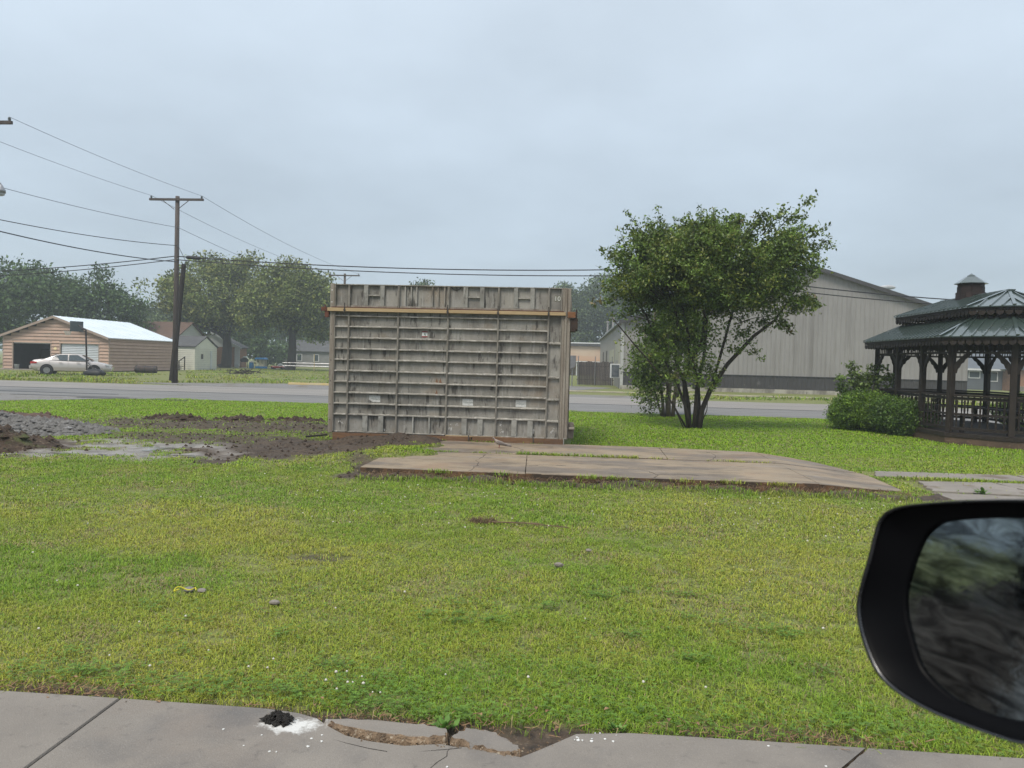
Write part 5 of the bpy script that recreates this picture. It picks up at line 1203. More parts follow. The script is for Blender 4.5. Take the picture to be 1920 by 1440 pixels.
# ------------------------------------------------------------------ lying drum, houses and yard things
dr = thing('lying_drum', 'dark rusty drum lying on its side by the garage wall', 'drum', (-33, 57, 0))
c = B(); c.tube([(-33.6, 56.9, .36), (-33.58, 56.9, .36), (-32.2, 57.4, .36)], [.27, .29, .29], 18); c.build('shell', mat('drum_rust', (.07, .05, .042), (.035, .03, .03), scale=4, rough=.8), dr)
for t in (.05, .45, .9):
    p0 = Vector((-33.6, 56.9, .36)).lerp(Vector((-32.2, 57.4, .36)), t); d = Vector((1.4, .5, 0)).normalized() * .03; c = B(); c.tube([p0 - d, p0 + d], .305, 18); c.build('hoop_band', M_black, dr)
def house(name, label, x0, x1, y0, y1, eave, ridge, axis, mw, mr, mg=None, ov=.3, cat='house', base=0.0):
    """gable house with boards as wall courses; axis = ridge direction"""
    h = thing(name, label, cat, ((x0 + x1) / 2, y0, base))
    c = B(); c.box(x0, x1, y0, y1, base, eave); c.build('wall', mw, h)
    if axis == 'x':
        ym = (y0 + y1) / 2
        for x in (x0, x1 - .05): c = B(); c.prism([(x, y0, eave + .002), (x, y1, eave + .002), (x, ym, ridge - .02)], (.05, 0, 0)); c.build('gable', mg or mw, h)
        for s, ya in ((-1, y0 - ov), (1, y1 + ov)):
            e_ = ridge - (ridge - eave) * (abs(ya - ym)) / (ym - y0); c = B(); c.prism([(x0 - ov, ya, e_), (x0 - ov, ym, ridge), (x0 - ov, ym, ridge + .1), (x0 - ov, ya, e_ + .1)], (x1 - x0 + 2 * ov, 0, 0)); c.build('roof', mr, h)
    else:
        xm = (x0 + x1) / 2
        for y in (y0, y1 - .05): c = B(); c.prism([(x0, y, eave + .002), (x1, y, eave + .002), (xm, y, ridge - .02)], (0, .05, 0)); c.build('gable', mg or mw, h)
        for s, xa in ((-1, x0 - ov), (1, x1 + ov)):
            e_ = ridge - (ridge - eave) * (abs(xa - xm)) / (xm - x0); c = B(); c.prism([(xa, y0 - ov, e_), (xm, y0 - ov, ridge), (xm, y0 - ov, ridge + .1), (xa, y0 - ov, e_ + .1)], (0, y1 - y0 + 2 * ov, 0)); c.build('roof', mr, h)
    return h
def win(h, x0, x1, y, z0, z1, mf, face='y', lights=1):
    c = B()
    if face == 'y': c.box(x0, x1, y - .06, y - .001, z0, z1)
    else: c.box(y + .001, y + .06, x0, x1, z0, z1)
    f = c.build('window', mf, h); c = B(); m_ = .1
    if face == 'y': c.box(x0 + m_, x1 - m_, y - .075, y - .061, z0 + m_, z1 - m_)
    else: c.box(y + .061, y + .075, x0 + m_, x1 - m_, z0 + m_, z1 - m_)
    c.build('pane', M_glass, f); return f
M_cream = mat('cream_siding', (.66, .65, .55), (.60, .59, .51), scale=1, rough=.7, layers=[((.42, .41, .36), 3, .56, .7, (.3, .3, 3), .6)])
M_dkroof = mat('charcoal_shingles', (.060, .060, .062), (.085, .085, .085), scale=2, rough=.85, layers=[((.04, .04, .042), 8, .5, .65, (1, 1, 3), .6)], bump=.4)
M_brroof = mat('brown_shingles', (.115, .072, .052), (.085, .055, .042), scale=2, rough=.9, layers=[((.14, .095, .075), 6, .55, .68, (1, 1, 3), .6)], bump=.4)
M_white = mat('white_siding', (.56, .57, .56), (.50, .51, .51), scale=1, rough=.7)
M_brick = mat('brown_brick', (.27, .145, .085), (.20, .11, .07), scale=4, rough=.85, layers=[((.33, .22, .15), 9, .58, .7)], bump=.4)
shed = house('shed', 'small cream shed with a charcoal shingle roof beside the utility pole', -41.5, -38.1, 75.0, 79.8, 2.38, 3.42, 'x', M_cream, M_dkroof, ov=.12, cat='shed', base=-.02)
for k in range(11):
    c = B(); z0 = .15 + k * .2; c.box(-41.5, -38.1, 74.975, 74.998, z0, z0 + .012); c.box(-38.098, -38.075, 75.0, 79.8, z0, z0 + .012); c.build('lap_line', mat('lap_grey', (.36, .355, .31), rough=.8) if k == 0 else bpy.data.materials['lap_grey'], shed)
c = B(); c.box(-38.097, -38.06, 76.3, 76.7, 1.15, 1.65); c.build('vent', M_dark, shed)
c = B(); c.box(-38.097, -38.03, 78.3, 78.65, .1, 2.0); c.build('door_board', M_white, shed)
c = B(); c.bar((-38.1, 74.9, 2.36), (-38.1, 77.4, 3.42), .06, .12); c.bar((-38.1, 77.4, 3.42), (-38.1, 79.9, 2.36), .06, .12); c.build('rake_board', M_dkroof, shed)
st_ = thing('wooden_steps', 'weathered wooden steps with a handrail at the cream shed', 'steps', (-39.4, 74, 0))
for k in range(3): c = B(); c.box(-39.9, -38.9, 73.4 + k * .3, 73.7 + k * .3, .04 + k * .16, .09 + k * .16); c.build('tread', M_wood, st_)
for x in (-39.9, -38.9): c = B(); c.bar((x, 73.4, .9), (x, 74.6, 1.35), .05, .08); c.bar((x, 73.4, 0), (x, 73.4, .95), .08, .08, (0, 1, 0)); c.bar((x, 74.5, 0), (x, 74.5, 1.35), .08, .08, (0, 1, 0)); c.build('handrail', M_wood, st_)
bh = house('brown_roof_house', 'house with a broad brown shingle roof behind the garage', -62, -44.2, 82.0, 90.0, 3.2, 5.2, 'x', M_white, M_brroof, M_white, cat='house')
wh = house('brick_house', 'white gabled house with a brick wall behind the oak trunk', -53.0, -45.0, 101.0, 103.2, 2.7, 4.6, 'y', M_brick, M_dkroof, M_white)
c = B(); c.box(-45.7, -44.98, 100.95, 100.998, .1, 2.68); c.build('corner_panel', M_white, wh); c = B(); c.box(-46.7, -46.62, 100.95, 100.998, .1, 2.68); c.build('downpipe', M_dark, wh)
c = B(); c.bar((-49.0, 100.65, 4.62), (-44.6, 100.65, 2.52), .06, .2); c.build('rake_board', M_white, wh)
M_greyh = mat('grey_siding', (.20, .20, .19), (.165, .165, .16), scale=1, rough=.8)
fh = house('grey_house', 'low grey house under the trees far left of the formwork', -47.0, -30.0, 122.0, 130.0, 2.6, 4.3, 'x', M_greyh, M_dkroof, M_greyh)
for x in (-44.8, -42.0, -38.9, -37.2, -34.0): win(fh, x, x + .9, 122.0, .9, 2.1, M_white)
# dark house and pale building behind the gazebo
M_slate = mat('slate_blue_siding', (.105, .118, .130), (.09, .10, .112), scale=1, rough=.8, layers=[((.07, .078, .085), 4, .52, .62, (.2, .2, 3), .5)])
M_slroof = mat('blue_grey_shingles', (.115, .130, .148), (.095, .108, .125), scale=2, rough=.85)
hr = house('slate_house', 'slate grey house with white windows seen through the gazebo', 39.2, 54.0, 86.0, 94.0, 2.35, 4.9, 'x', M_slate, M_slroof, M_slate)
c = B(); c.box(39.0, 54.0, 85.55, 85.69, 2.05, 2.25); c.build('gutter', M_white, hr)
for x0, x1, z0, z1 in ((40.0, 40.6, 1.25, 2.0), (42.2, 43.4, 1.2, 2.0), (44.3, 45.2, .9, 2.0)): win(hr, x0, x1, 86.0, z0, z1, M_white)
c = B(); c.box(45.7, 47.9, 84.4, 85.99, .0, 2.2); c.build('porch', M_brick, hr)
c = B(); c.prism([(45.2, 84.0, 2.25), (48.4, 84.0, 2.25), (48.0, 84.0, 3.1)], (0, 2.0, 0)); c.build('porch_roof', M_slroof, hr)
c = B(); c.box(45.6, 48.6, 83.4, 84.39, 0, .5); c.build('porch_steps', M_found, hr)
c = B(); c.box(49.2, 49.4, 83.6, 83.8, 0, 2.2); c.build('porch_post', M_white, hr)
hp2 = house('pale_outbuilding', 'pale outbuilding at the far right behind the gazebo', 44.2, 50.0, 72.0, 78.0, 2.0, 3.3, 'x', M_white, M_dkroof, cat='outbuilding')
c = B(); c.box(45.0, 47.0, 71.96, 71.998, .05, 1.9); c.build('door', M_beige, hp2)
# far tan building and fence left of the grey metal building
tn = thing('tan_building', 'low tan flat roofed building behind the wooden fence', 'building', (0, 112, 0))
c = B(); c.box(-14, 6.5, 112, 124, 0, 4.2); c.build('wall', mat('tan_stucco', (.42, .33, .24), (.38, .27, .19), scale=.4, rough=.8, layers=[((.40, .25, .16), .25, .5, .55, (.05, .05, 1.6), .8)]), tn)
c = B(); c.box(-14.3, 6.8, 111.7, 124.3, 4.201, 4.75); c.build('parapet', M_trim, tn)
c = B(); c.box(-14.32, 6.82, 111.68, 111.69, 4.6, 4.76); c.build('coping', M_white, tn)
c = B(); c.box(-4, 5, 108.5, 111.9, 1.9, 2.05); [c.tube([(x, 108.7, 0), (x, 108.7, 1.9)], .08, 8) for x in (-3.8, .5, 4.8)]; c.build('canopy', M_white, tn)
fn = thing('picket_fence', 'dark weathered wooden picket fence left of the grey metal building', 'fence', (1.5, 59.8, 0))
r = random.Random(4)
for k in range(22):
    x = .35 + k * .125; h_ = 1.85 + r.uniform(-.05, .04); c = B(); c.box(x, x + .115, 59.8, 59.825, .05, h_); c.build('picket', mat('fence_wood', (.085, .072, .068), (.055, .048, .046), scale=3, rough=.85, rand=.25, stretch=(3, 3, .4)) if k == 0 else bpy.data.materials['fence_wood'], fn)
for z in (.4, 1.45): c = B(); c.box(.3, 3.15, 59.83, 59.88, z, z + .09); c.build('rail', M_wood, fn)
for x in (.4, 1.7, 3.0): c = B(); c.tube([(x, 59.78, 0), (x, 59.78, 2.2)], .03, 8); c.tube([(x, 59.78, 2.2), (x, 59.78, 2.25)], .045, 8); c.build('post', M_rim, fn)
mt = thing('meter_box', 'grey utility meter box on a pipe beside the formwork corner', 'meter box', (-.05, 56, 0))
c = B(); c.prism([(-.35, 56, 1.25), (.08, 56, 1.35), (.20, 56, 1.55), (.20, 56, 2.25), (-.35, 56, 2.25)], (0, .25, 0)); c.build('box', mat('meter_grey', (.17, .17, .175), rough=.5), mt, bevel=.02)
c = B(); c.tube([(-.05, 56.12, 0), (-.05, 56.12, 1.3)], .04, 8); c.build('pipe', M_rim, mt)
# yard things left
ph = thing('toy_playhouse', 'blue and white plastic toy playhouse on the far lawn', 'playhouse', (-39.7, 95, 0))
M_blue = mat('blue_plastic', (.03, .22, .50), rough=.5)
c = B(); c.box(-40.3, -39.1, 95, 96, .02, .28); c.build('base', M_blue, ph, bevel=.03)
c = B()
for a, b_, z0, z1 in ((-40.25, -40.05, .281, 1.15), (-39.75, -39.15, .281, .6), (-39.75, -39.6, .6, 1.15), (-39.3, -39.15, .6, 1.15)): c.box(a, b_, 95.05, 95.1, z0, z1)
c.build('wall', mat('cream_plastic', (.62, .58, .42), rough=.5), ph); c = B(); c.box(-40.25, -39.15, 95.9, 95.95, .281, 1.15); c.build('wall', bpy.data.materials['cream_plastic'], ph)
c = B(); c.rings([[(-39.7 + s * .68 * a, 95.5 + s * .6 * b_, z) for a, b_ in ((-1, -1), (1, -1), (1, 1), (-1, 1))] for z, s in ((1.151, 1), (1.22, 1), (1.4, .75))]); c.build('roof', M_blue, ph, bevel=.03)
bb = thing('blue_barrel', 'blue barrel with a white lid left of the toy playhouse', 'barrel', (-41.0, 95.5, 0)); c = B(); lathe(c, -41.0, 95.5, [(0, .27), (.3, .3), (.75, .27)]); c.build('drum', M_blue, bb); c = B(); lathe(c, -41.0, 95.5, [(.751, .28), (.85, .24), (.92, .1)]); c.build('lid', M_white, bb)
tc_ = thing('toy_ride_on', 'red toy ride on car with a white bundle on the far lawn', 'toy car', (-36.5, 93, 0))
c = B(); c.rings([[(-36.5 + s * .85 * a, 93 + s * .4 * b_, z) for a, b_ in ((-1, -.8), (-.8, -1), (.8, -1), (1, -.8), (1, .8), (.8, 1), (-.8, 1), (-1, .8))] for z, s in ((.15, .9), (.3, 1), (.42, .8))]); c.build('body', M_tail, tc_)
c = B(); lathe(c, -36.2, 93, [(.421, .32), (.55, .36), (.7, .2), (.74, .05)], 9); c.build('bundle', M_white, tc_)
for x in (-37.1, -35.9): c = B(); c.tube([(x, 92.55, .16), (x, 93.45, .16)], .16, 10); c.build('wheel', M_black, tc_)
gr = thing('barbecue_grill', 'black barbecue grill with a white tank by the brick house', 'grill', (-42.7, 97, 0))
c = B(); c.rings([[(-42.6 + rx * math.cos(t / 12 * 6.2832), 97 + .35 * rx * math.sin(t / 12 * 6.2832), z) for t in range(12)] for z, rx in ((.75, .45), (.95, .6), (1.15, .55), (1.3, .25))]); c.build('hood', M_black, gr)
for x in (-43.05, -42.15): c = B(); c.tube([(x, 97, 0), (x, 97, .8)], .04, 6); c.build('leg', M_black, gr)
c = B(); lathe(c, -43.6, 97, [(.02, .25), (.5, .3), (.65, .15)], 10); c.build('tank', M_white, gr); c = B(); lathe(c, -42.5, 97, [(1.301, .25), (1.4, .3), (1.5, .15)], 10); c.build('cover_cloth', M_white, gr)
bp = B(); r = random.Random(8)
for i in range(60):
    a = r.uniform(0, 6.28); x, y = r.gauss(-28.2, .7), r.gauss(64, .6); l = r.uniform(.3, .9); bp.tube([(x, y, r.uniform(.02, .3)), (x + l * math.cos(a), y + l * math.sin(a), r.uniform(.02, .5))], r.uniform(.015, .04), 4)
put(bp.build('brush_pile', M_wood, fix=False), 'low pile of cut branches on the far verge right of the shed', 'brush pile')
ff = thing('metal_pipe_fence', 'yellow posted pipe fence on the far lawn left of the formwork', 'fence', (-29, 88, 0))
for x in (-30.2, -28.3, -26.4): c = B(); c.tube([(x, 88, 0), (x, 88, 2.0)], .05, 8); c.build('post', M_yel, ff)
for z in (.55, .9): c = B(); c.tube([(-34, 88, z), (-24, 88, z)], .035, 6); c.build('rail', M_rim, ff)
gp = sheet('far_drive', [(-50, 99), (-20, 93), (-10, 94), (-10, 96), (-20, 95), (-50, 101)], .012, M_curbc, 'pale far driveway behind the lawn trees')

# ------------------------------------------------------------------ poles and wires
M_pole = mat('brown_utility_pole', (.085, .070, .060), (.055, .046, .042), scale=3, rough=.85, stretch=(4, 4, .3), layers=[((.13, .115, .10), 6, .56, .7, (5, 5, .3), .6)], bump=.3)
M_wire = mat('black_cable', (.02, .02, .024), rough=.6)
M_wire2 = mat('grey_wire', (.10, .105, .115), rough=.5)
M_ins = mat('grey_insulator', (.16, .18, .19), rough=.3)
def upole(x, y, h, label, arm=True, r0=.16, r1=.11):
    t = thing('utility_pole', label, 'utility pole', (x, y, 0), 'utility poles')
    c = B(); c.tube([(x - .02, y, -.1), (x, y, h * .5), (x, y, h)], [r0, (r0 + r1) / 2, r1], 12); c.build('shaft', M_pole, t, smooth=True)
    if arm:
        c = B(); c.box(x - 1.55, x + 1.55, y - .17, y - .06, h - .26, h - .14); ca = c.build('crossarm', M_pole, t)
        for s in (-1, 1):
            c = B(); c.bar((x + s * .78, y - .18, h - .24), (x + s * .1, y - .16, h - .75), .03, .03); c.build('brace', M_pole, t)
            c = B(); lathe(c, x + s * 1.45, y - .115, [(h - .139, .03), (h - .10, .05), (h - .06, .06), (h - .05, .035), (h - .03, .055), (h + .01, .03)], 10); c.build('insulator', M_ins, ca)
    return t
PA, PB, PC_ = (-23.05, 28.0), (-22.13, 41.35), (-23.1, 76.0)
upole(*PA, 10.45, 'wooden utility pole just beyond the left edge, its crossarm tip in view')
pb = upole(*PB, 10.36, 'tall brown wooden utility pole with a crossarm beside the garage')
upole(*PC_, 10.1, 'distant utility pole rising behind the top left corner of the formwork')
upole(5.55, 41.6, 7.4, 'short utility pole hidden behind the leafy tree', arm=False)
c = B(); c.tube([(-23.75, 44, 0), (-23.1, 44, 6.95)], [.17, .13], 10); put(c.build('stub_pole', mat('black_stub', (.035, .03, .028), rough=.9)), 'dark leaning stub pole right behind the tall utility pole', 'pole')
for z in (8.6, 7.6, 6.9):
    c = B(); c.tube([(PB[0] + .09, PB[1] - .10, z), (PB[0] + .16, PB[1] - .14, z)], .03, 8); c.build('clamp', M_ins, pb)
c = B(); c.tube([(PB[0] + .12, PB[1] - .13, 8.6), (PB[0] + .16, PB[1] - .13, 7.2)], .012, 4); c.build('ground_wire', M_wire2, pb)
def wire(p, q_, sag, rad, label, m=None, n=22):
    p, q_ = Vector(p), Vector(q_); pts = []
    for i in range(n + 1):
        t = i / n; v = p.lerp(q_, t); v.z -= 4 * sag * t * (1 - t); pts.append(v)
    c = B(); c.tube(pts, rad, 5, caps=False); return put(c.build('overhead_wire', m or M_wire, fix=False), label, 'cable', 'overhead wires')
for s, nm in ((-1, 'left'), (1, 'right')):
    wire((PA[0] + s * 1.45, PA[1] - .12, 10.46), (PB[0] + s * 1.45, PB[1] - .12, 10.37), .12, .009, 'thin wire from the near pole to the %s tip of the tall pole crossarm' % nm, M_wire2)
    wire((PB[0] + s * 1.45, PB[1] - .12, 10.37), (PC_[0] + s * 1.45, PC_[1] - .12, 10.1), .45, .011, 'thin wire running back from the %s tip of the tall pole crossarm' % nm, M_wire2)
wire((PA[0] + .12, PA[1] - .1, 8.05), (PB[0] + .12, PB[1] - .1, 8.62), .12, .012, 'thin wire meeting the tall pole a little below its crossarm', M_wire2)
wire((PB[0] + .12, PB[1] - .1, 8.62), (PC_[0] + .1, PC_[1], 8.2), .4, .012, 'thin wire running back from below the tall pole crossarm', M_wire2)
wire((PA[0] + .12, PA[1] - .1, 6.75), (PB[0] + .1, PB[1] - .12, 7.62), .16, .017, 'black cable meeting the tall pole above the thick cables')
wire((PB[0] + .12, PB[1] - .1, 7.62), (-46.5, 100.9, 3.9), .3, .015, 'sagging service drop from the tall pole to the brick house', M_wire2)
wire((PA[0] + .1, PA[1] - .1, 6.35), (PB[0] + .1, PB[1] - .12, 6.72), .2, .024, 'thick black cable from the near pole to the lower tall pole')
wire((-62, 41.5, 6.9), (PB[0] - .1, PB[1] - .1, 7.03), 1.25, .026, 'thick black cable leaving the tall pole to the left, upper of two')
wire((-62, 41.5, 6.6), (PB[0] - .1, PB[1] - .1, 6.84), 1.3, .024, 'thick black cable leaving the tall pole to the left, lower of two')
w1 = wire((PB[0] + .1, PB[1] - .1, 7.03), (5.55, 41.5, 6.85), .36, .030, 'thick black cable crossing behind the formwork, upper of two')
wire((PB[0] + .1, PB[1] - .1, 6.84), (5.55, 41.5, 6.5), .34, .027, 'thick black cable crossing behind the formwork, lower of two')
wire((5.55, 41.5, 6.85), (46, 43, 6.9), 1.5, .030, 'thick black cable crossing before the grey metal building, upper of two')
wire((5.55, 41.5, 6.5), (46, 43, 6.6), 1.45, .027, 'thick black cable crossing before the grey metal building, lower of two')
c = B(); c.tube([(-21.55, 41.27, 6.99), (-21.45, 41.27, 6.99), (-20.8, 41.27, 6.95), (-20.7, 41.27, 6.95)], [.05, .10, .10, .05], 10); put(c.build('splice_case', M_black), 'black cable splice case hanging just right of the tall pole', 'splice case')
lp = thing('street_lamp', 'bell shaped street lamp at the left edge of the view', 'street lamp', (-22.3, 28, 0))
c = B(); c.tube([(PA[0] + .15, 28, 7.9), (-22.3, 27.9, 8.05), (-21.95, 27.9, 7.95)], .03, 8); c.build('arm', M_rim, lp)
c = B(); lathe(c, -21.95, 27.9, [(7.93, .04), (7.86, .09), (7.74, .14), (7.72, .17), (7.60, .18)], 14); c.build('hood', M_rim, lp, smooth=True)
c = B(); lathe(c, -21.95, 27.9, [(7.61, .15), (7.52, .14), (7.48, .06)], 14); c.build('refractor', mat('lamp_acrylic', (.5, .52, .52), rough=.2), lp, smooth=True)
sl = thing('street_lamp', 'far cobra head street lamp above the grey building roof', 'street lamp', (32.2, 99, 0))
c = B(); c.tube([(32.2, 99, 0), (32.2, 99, 11.2), (34, 99, 12.1), (37.6, 99, 12.15)], [.14, .1, .06, .05], 8); c.build('pole', M_rim, sl)
c = B(); c.rings([[(37.4 + x, 99 + ry * math.cos(t / 10 * 6.2832), 12.12 + rz * math.sin(t / 10 * 6.2832)) for t in range(10)] for x, ry, rz in ((0, .1, .1), (.5, .25, .2), (1.2, .3, .32), (1.9, .22, .2), (2.1, .05, .05))]); c.build('head', mat('lamp_head', (.42, .43, .44), rough=.5), sl, smooth=True)
# ------------------------------------------------------------------ trees and shrubs
M_bark = mat('grey_brown_bark', (.055, .043, .035), (.032, .026, .022), scale=5, rough=.9, stretch=(3, 3, .5), layers=[((.11, .09, .072), 5, .58, .7, (2, 2, .6), .6)], bump=.6, bscale=20)
M_barkd = mat('dark_bark', (.060, .053, .047), (.038, .034, .031), scale=2, rough=.95, stretch=(3, 3, .5), bump=.6, bscale=8)
M_leaf = leaf_mat('leaf_green', trans=.28, rough=.45, spec=.4)
M_leaff = leaf_mat('leaf_far', trans=.2, rough=.6, spec=.25)
def crown_mesh(name, ells, ncl, per, size, crad, base_col, parent, m, seed, shell=.45, gap=.38, gsc=1.0, var=.35, tip=None, tipf=.0, aspect=.5, up=.6, mind=0.0, boughs=0, bsz=.3):
    r = np.random.default_rng(seed)
    if boughs:
        v0 = np.array([e[3] * e[4] * e[5] * (e[6] if len(e) > 6 else 1) for e in ells]); kk = r.choice(len(ells), boughs, p=v0 / v0.sum()); nb_ = []
        for i in kk:
            e = ells[i]; d0 = r.normal(size=3); d0 /= np.linalg.norm(d0); f = (.35 + .6 * r.random() ** .5); s0 = bsz * r.uniform(.6, 1.35)
            nb_.append((e[0] + d0[0] * f * e[3], e[1] + d0[1] * f * e[4], e[2] + d0[2] * f * e[5], e[3] * s0, e[4] * s0, e[5] * s0 * .8))
        ells = nb_
    vol = np.array([e[3] * e[4] * e[5] * (e[6] if len(e) > 6 else 1) for e in ells]); pr = vol / vol.sum()
    k = r.choice(len(ells), ncl * 2, p=pr); E_ = np.array([e[:6] for e in ells])[k]
    d = r.normal(size=(ncl * 2, 3)); d /= np.linalg.norm(d, axis=1)[:, None]
    rad = (shell + (1 - shell) * r.random(ncl * 2) ** .6) * (1 + .10 * r.normal(size=ncl * 2))
    c = E_[:, :3] + d * rad[:, None] * E_[:, 3:6]
    g = (fbm(c[:, 0] + c[:, 1] * .37, c[:, 2] + c[:, 1] * .61, gsc, seed, 3) + fbm(c[:, 1] + 31, c[:, 2] - c[:, 0] * .5, gsc, seed + 5, 3)) / 2
    ok = (g > gap) & (c[:, 2] > mind)
    c = c[ok][:ncl]; d = d[ok][:ncl]; rel = rad[ok][:ncl]; g = g[ok][:ncl]; n = len(c)
    cc = np.repeat(c, per, 0); dd = np.repeat(d, per, 0); N = n * per
    pos = cc + r.normal(size=(N, 3)) * crad * np.array([1, 1, .7])
    ax = r.normal(size=(N, 3)) + dd * .8 + np.array([0, 0, -.15]); ax /= np.linalg.norm(ax, axis=1)[:, None]
    nr = r.normal(size=(N, 3)) * .8 + np.array([0, 0, up]) + dd * .4; s = np.cross(ax, nr); s /= np.linalg.norm(s, axis=1)[:, None] + 1e-9
    L_ = size * r.uniform(.6, 1.3, N)[:, None]
    bend = np.cross(s, ax) * L_ * r.uniform(-.2, .2, N)[:, None]
    V = np.stack([pos - ax * L_ * .5, pos + s * L_ * aspect * .5 + bend, pos + ax * L_ * .5, pos - s * L_ * aspect * .5 + bend], 1).reshape(-1, 3)
    cl = (1 + var * r.normal(size=n)).clip(.45, 1.8)
    col = np.array(base_col)[None] * np.repeat(cl, per)[:, None] * (1 + .18 * r.normal(size=N)).clip(.5, 1.6)[:, None]
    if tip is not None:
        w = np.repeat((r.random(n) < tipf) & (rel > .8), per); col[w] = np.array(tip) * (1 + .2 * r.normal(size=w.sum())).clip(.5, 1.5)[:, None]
    C = np.repeat(col, 4, 0)
    o = np_mesh(name, V, np.arange(N * 4), 4, m, parent, attr={'lc': C}); return o, c
def limb(b, p0, p1, r0, r1, bow, seed, n=6):
    r = random.Random(seed); p0, p1 = Vector(p0), Vector(p1); pts = []
    for i in range(n + 1):
        t = i / n; v = p0.lerp(p1, t); v.z += bow * math.sin(math.pi * t); v += Vector((r.uniform(-1, 1), r.uniform(-1, 1), 0)) * .03 * (p1 - p0).length * math.sin(math.pi * t); pts.append(v)
    b.tube(pts, [r0 + (r1 - r0) * i / n for i in range(n + 1)], 7); return pts
def far_tree(label, base, th, tr, ells, ncl, per, size, crad, col, seed, group=None, gap=.36, nl=9, name='tree', **kw):
    t = thing(name, label, 'tree', base, group)
    b = B(); x, y, z = base; b.tube([(x - tr * .5, y, z - .1), (x, y, z + .4), (x + tr * .2, y, z + th * .6), (x, y, z + th)], [tr * 1.5, tr * 1.05, tr * .9, tr * .7], 10); b.build('trunk', M_barkd, t, smooth=True)
    o, c = crown_mesh('crown', ells, ncl, per, size, crad, col, t, M_leaff, seed, gap=gap - .06, boughs=max(26, ncl // 45), bsz=.34, **kw)
    b = B(); r = random.Random(seed)
    for i in range(nl):
        q_ = c[r.randrange(len(c))]; limb(b, (x, y, z + th * r.uniform(.75, 1)), tuple(q_), tr * .45, tr * .1, .3, seed + i, 4)
    b.build('limbs', M_barkd, t, smooth=True); return t
# the multi-stemmed tree on the lawn
mt_ = thing('crepe_myrtle', 'leafy green multi stemmed tree on the lawn right of the formwork', 'tree', (3.27, 21, 0))
b = B()
stems = [((3.15, 21.0), (2.2, 20.8, 4.4), .075, .5), ((3.2, 21.1), (2.75, 21.3, 4.9), .08, .35), ((3.28, 20.95), (3.3, 20.6, 5.1), .085, .2), ((3.35, 21.05), (3.9, 21.3, 5.0), .08, .3), ((3.22, 20.9), (1.3, 21.1, 3.8), .055, .6), ((3.12, 21.05), (1.0, 20.7, 2.9), .04, .3)]
for i, ((x, y), q_, r0, bow) in enumerate(stems): limb(b, (x, y, -.05), q_, r0 * .72, .015, bow, i + 3, 9)
b.tube([(3.42, 20.97, -.05), (3.48, 20.97, .5), (3.68, 20.95, 1.05), (4.1, 20.9, 1.75), (4.75, 20.9, 2.5), (5.3, 20.9, 2.95), (5.9, 20.9, 3.9)], [.075, .07, .064, .055, .045, .035, .015], 8)
b.tube([(3.68, 20.95, 1.05), (3.95, 21.1, 2.0), (4.25, 21.2, 3.2), (4.6, 21.2, 4.3)], [.04, .037, .03, .015], 8)
b.tube([(3.40, 20.85, 0), (3.58, 20.8, .5), (3.6, 20.8, .85)], [.016, .014, .008], 6); b.tube([(3.0, 20.9, 0), (2.75, 20.8, .5), (2.6, 20.8, .75)], [.014, .011, .006], 6)
b.build('stems', M_bark, mt_, smooth=True)
EL = [(3.3, 21, 4.2, 2.15, 1.7, 1.15), (5.0, 21, 4.4, 1.25, 1.2, .90), (1.6, 21, 4.15, .95, 1.0, .85), (1.2, 20.9, 3.5, .65, .7, .55), (1.8, 20.9, 3.2, .8, .8, .6), (5.6, 21, 3.75, .7, .8, .55), (5.35, 21, 3.35, .8, .7, .5, 1.6), (4.7, 21, 2.8, .6, .6, .4, 2.5), (2.7, 21, 2.85, 1.0, .95, .95, 1.5), (4.5, 21, 3.35, 1.1, .95, .62), (6.15, 21, 4.0, .5, .55, .42, .9), (1.25, 21, 4.7, .4, .45, .25, .5), (2.75, 20.8, 1.85, .55, .5, .7, 3), (3.3, 20.75, 1.75, .65, .45, .85, 3.5), (4.05, 20.9, 2.5, .6, .6, .6, 2.2), (3.4, 20.7, .66, .2, .2, .34, 9), (5.0, 20.9, 2.65, .3, .3, .2, 6), (4.2, 20.8, 1.72, .4, .25, .14, 8), (1.55, 21, 2.45, .6, .4, .3, 4), (1.85, 21, 1.95, .55, .3, .14, 6), (2.1, 21, 2.9, .6, .6, .6, 1.6)]
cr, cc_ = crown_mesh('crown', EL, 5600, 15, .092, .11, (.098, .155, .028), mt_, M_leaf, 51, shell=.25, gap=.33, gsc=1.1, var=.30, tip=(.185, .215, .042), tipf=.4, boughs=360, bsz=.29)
rs_ = np.random.default_rng(5); ce_ = np.array([3.5, 21, 3.6]); el3 = []; b = B()
dist = np.linalg.norm((cc_ - ce_) / np.array([3.0, 1.8, 1.6]), axis=1); outer = cc_[dist > .78]
for i in range(230):
    q_ = outer[rs_.integers(len(outer))]; d0 = (q_ - ce_) / np.array([3.0, 1.8, 1.6]); d0 /= np.linalg.norm(d0); d0 = d0 + rs_.normal(size=3) * .35 + [0, 0, .25]; d0 /= np.linalg.norm(d0); l0 = rs_.uniform(.25, .75)
    b.tube([tuple(q_ - d0 * .1), tuple(q_ + d0 * l0)], [.008, .003], 4, caps=False)
    for t in (.3, .55, .8, 1.0): v = q_ + d0 * l0 * t; el3.append((v[0], v[1], v[2], .10 * (1.3 - .7 * t), .10, .09 * (1.3 - .7 * t)))
b.build('outer_twigs', M_bark, mt_, fix=False)['kind'] = 'stuff'
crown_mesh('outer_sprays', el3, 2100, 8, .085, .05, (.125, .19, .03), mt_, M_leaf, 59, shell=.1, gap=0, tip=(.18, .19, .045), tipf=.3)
b = B(); r = random.Random(2)
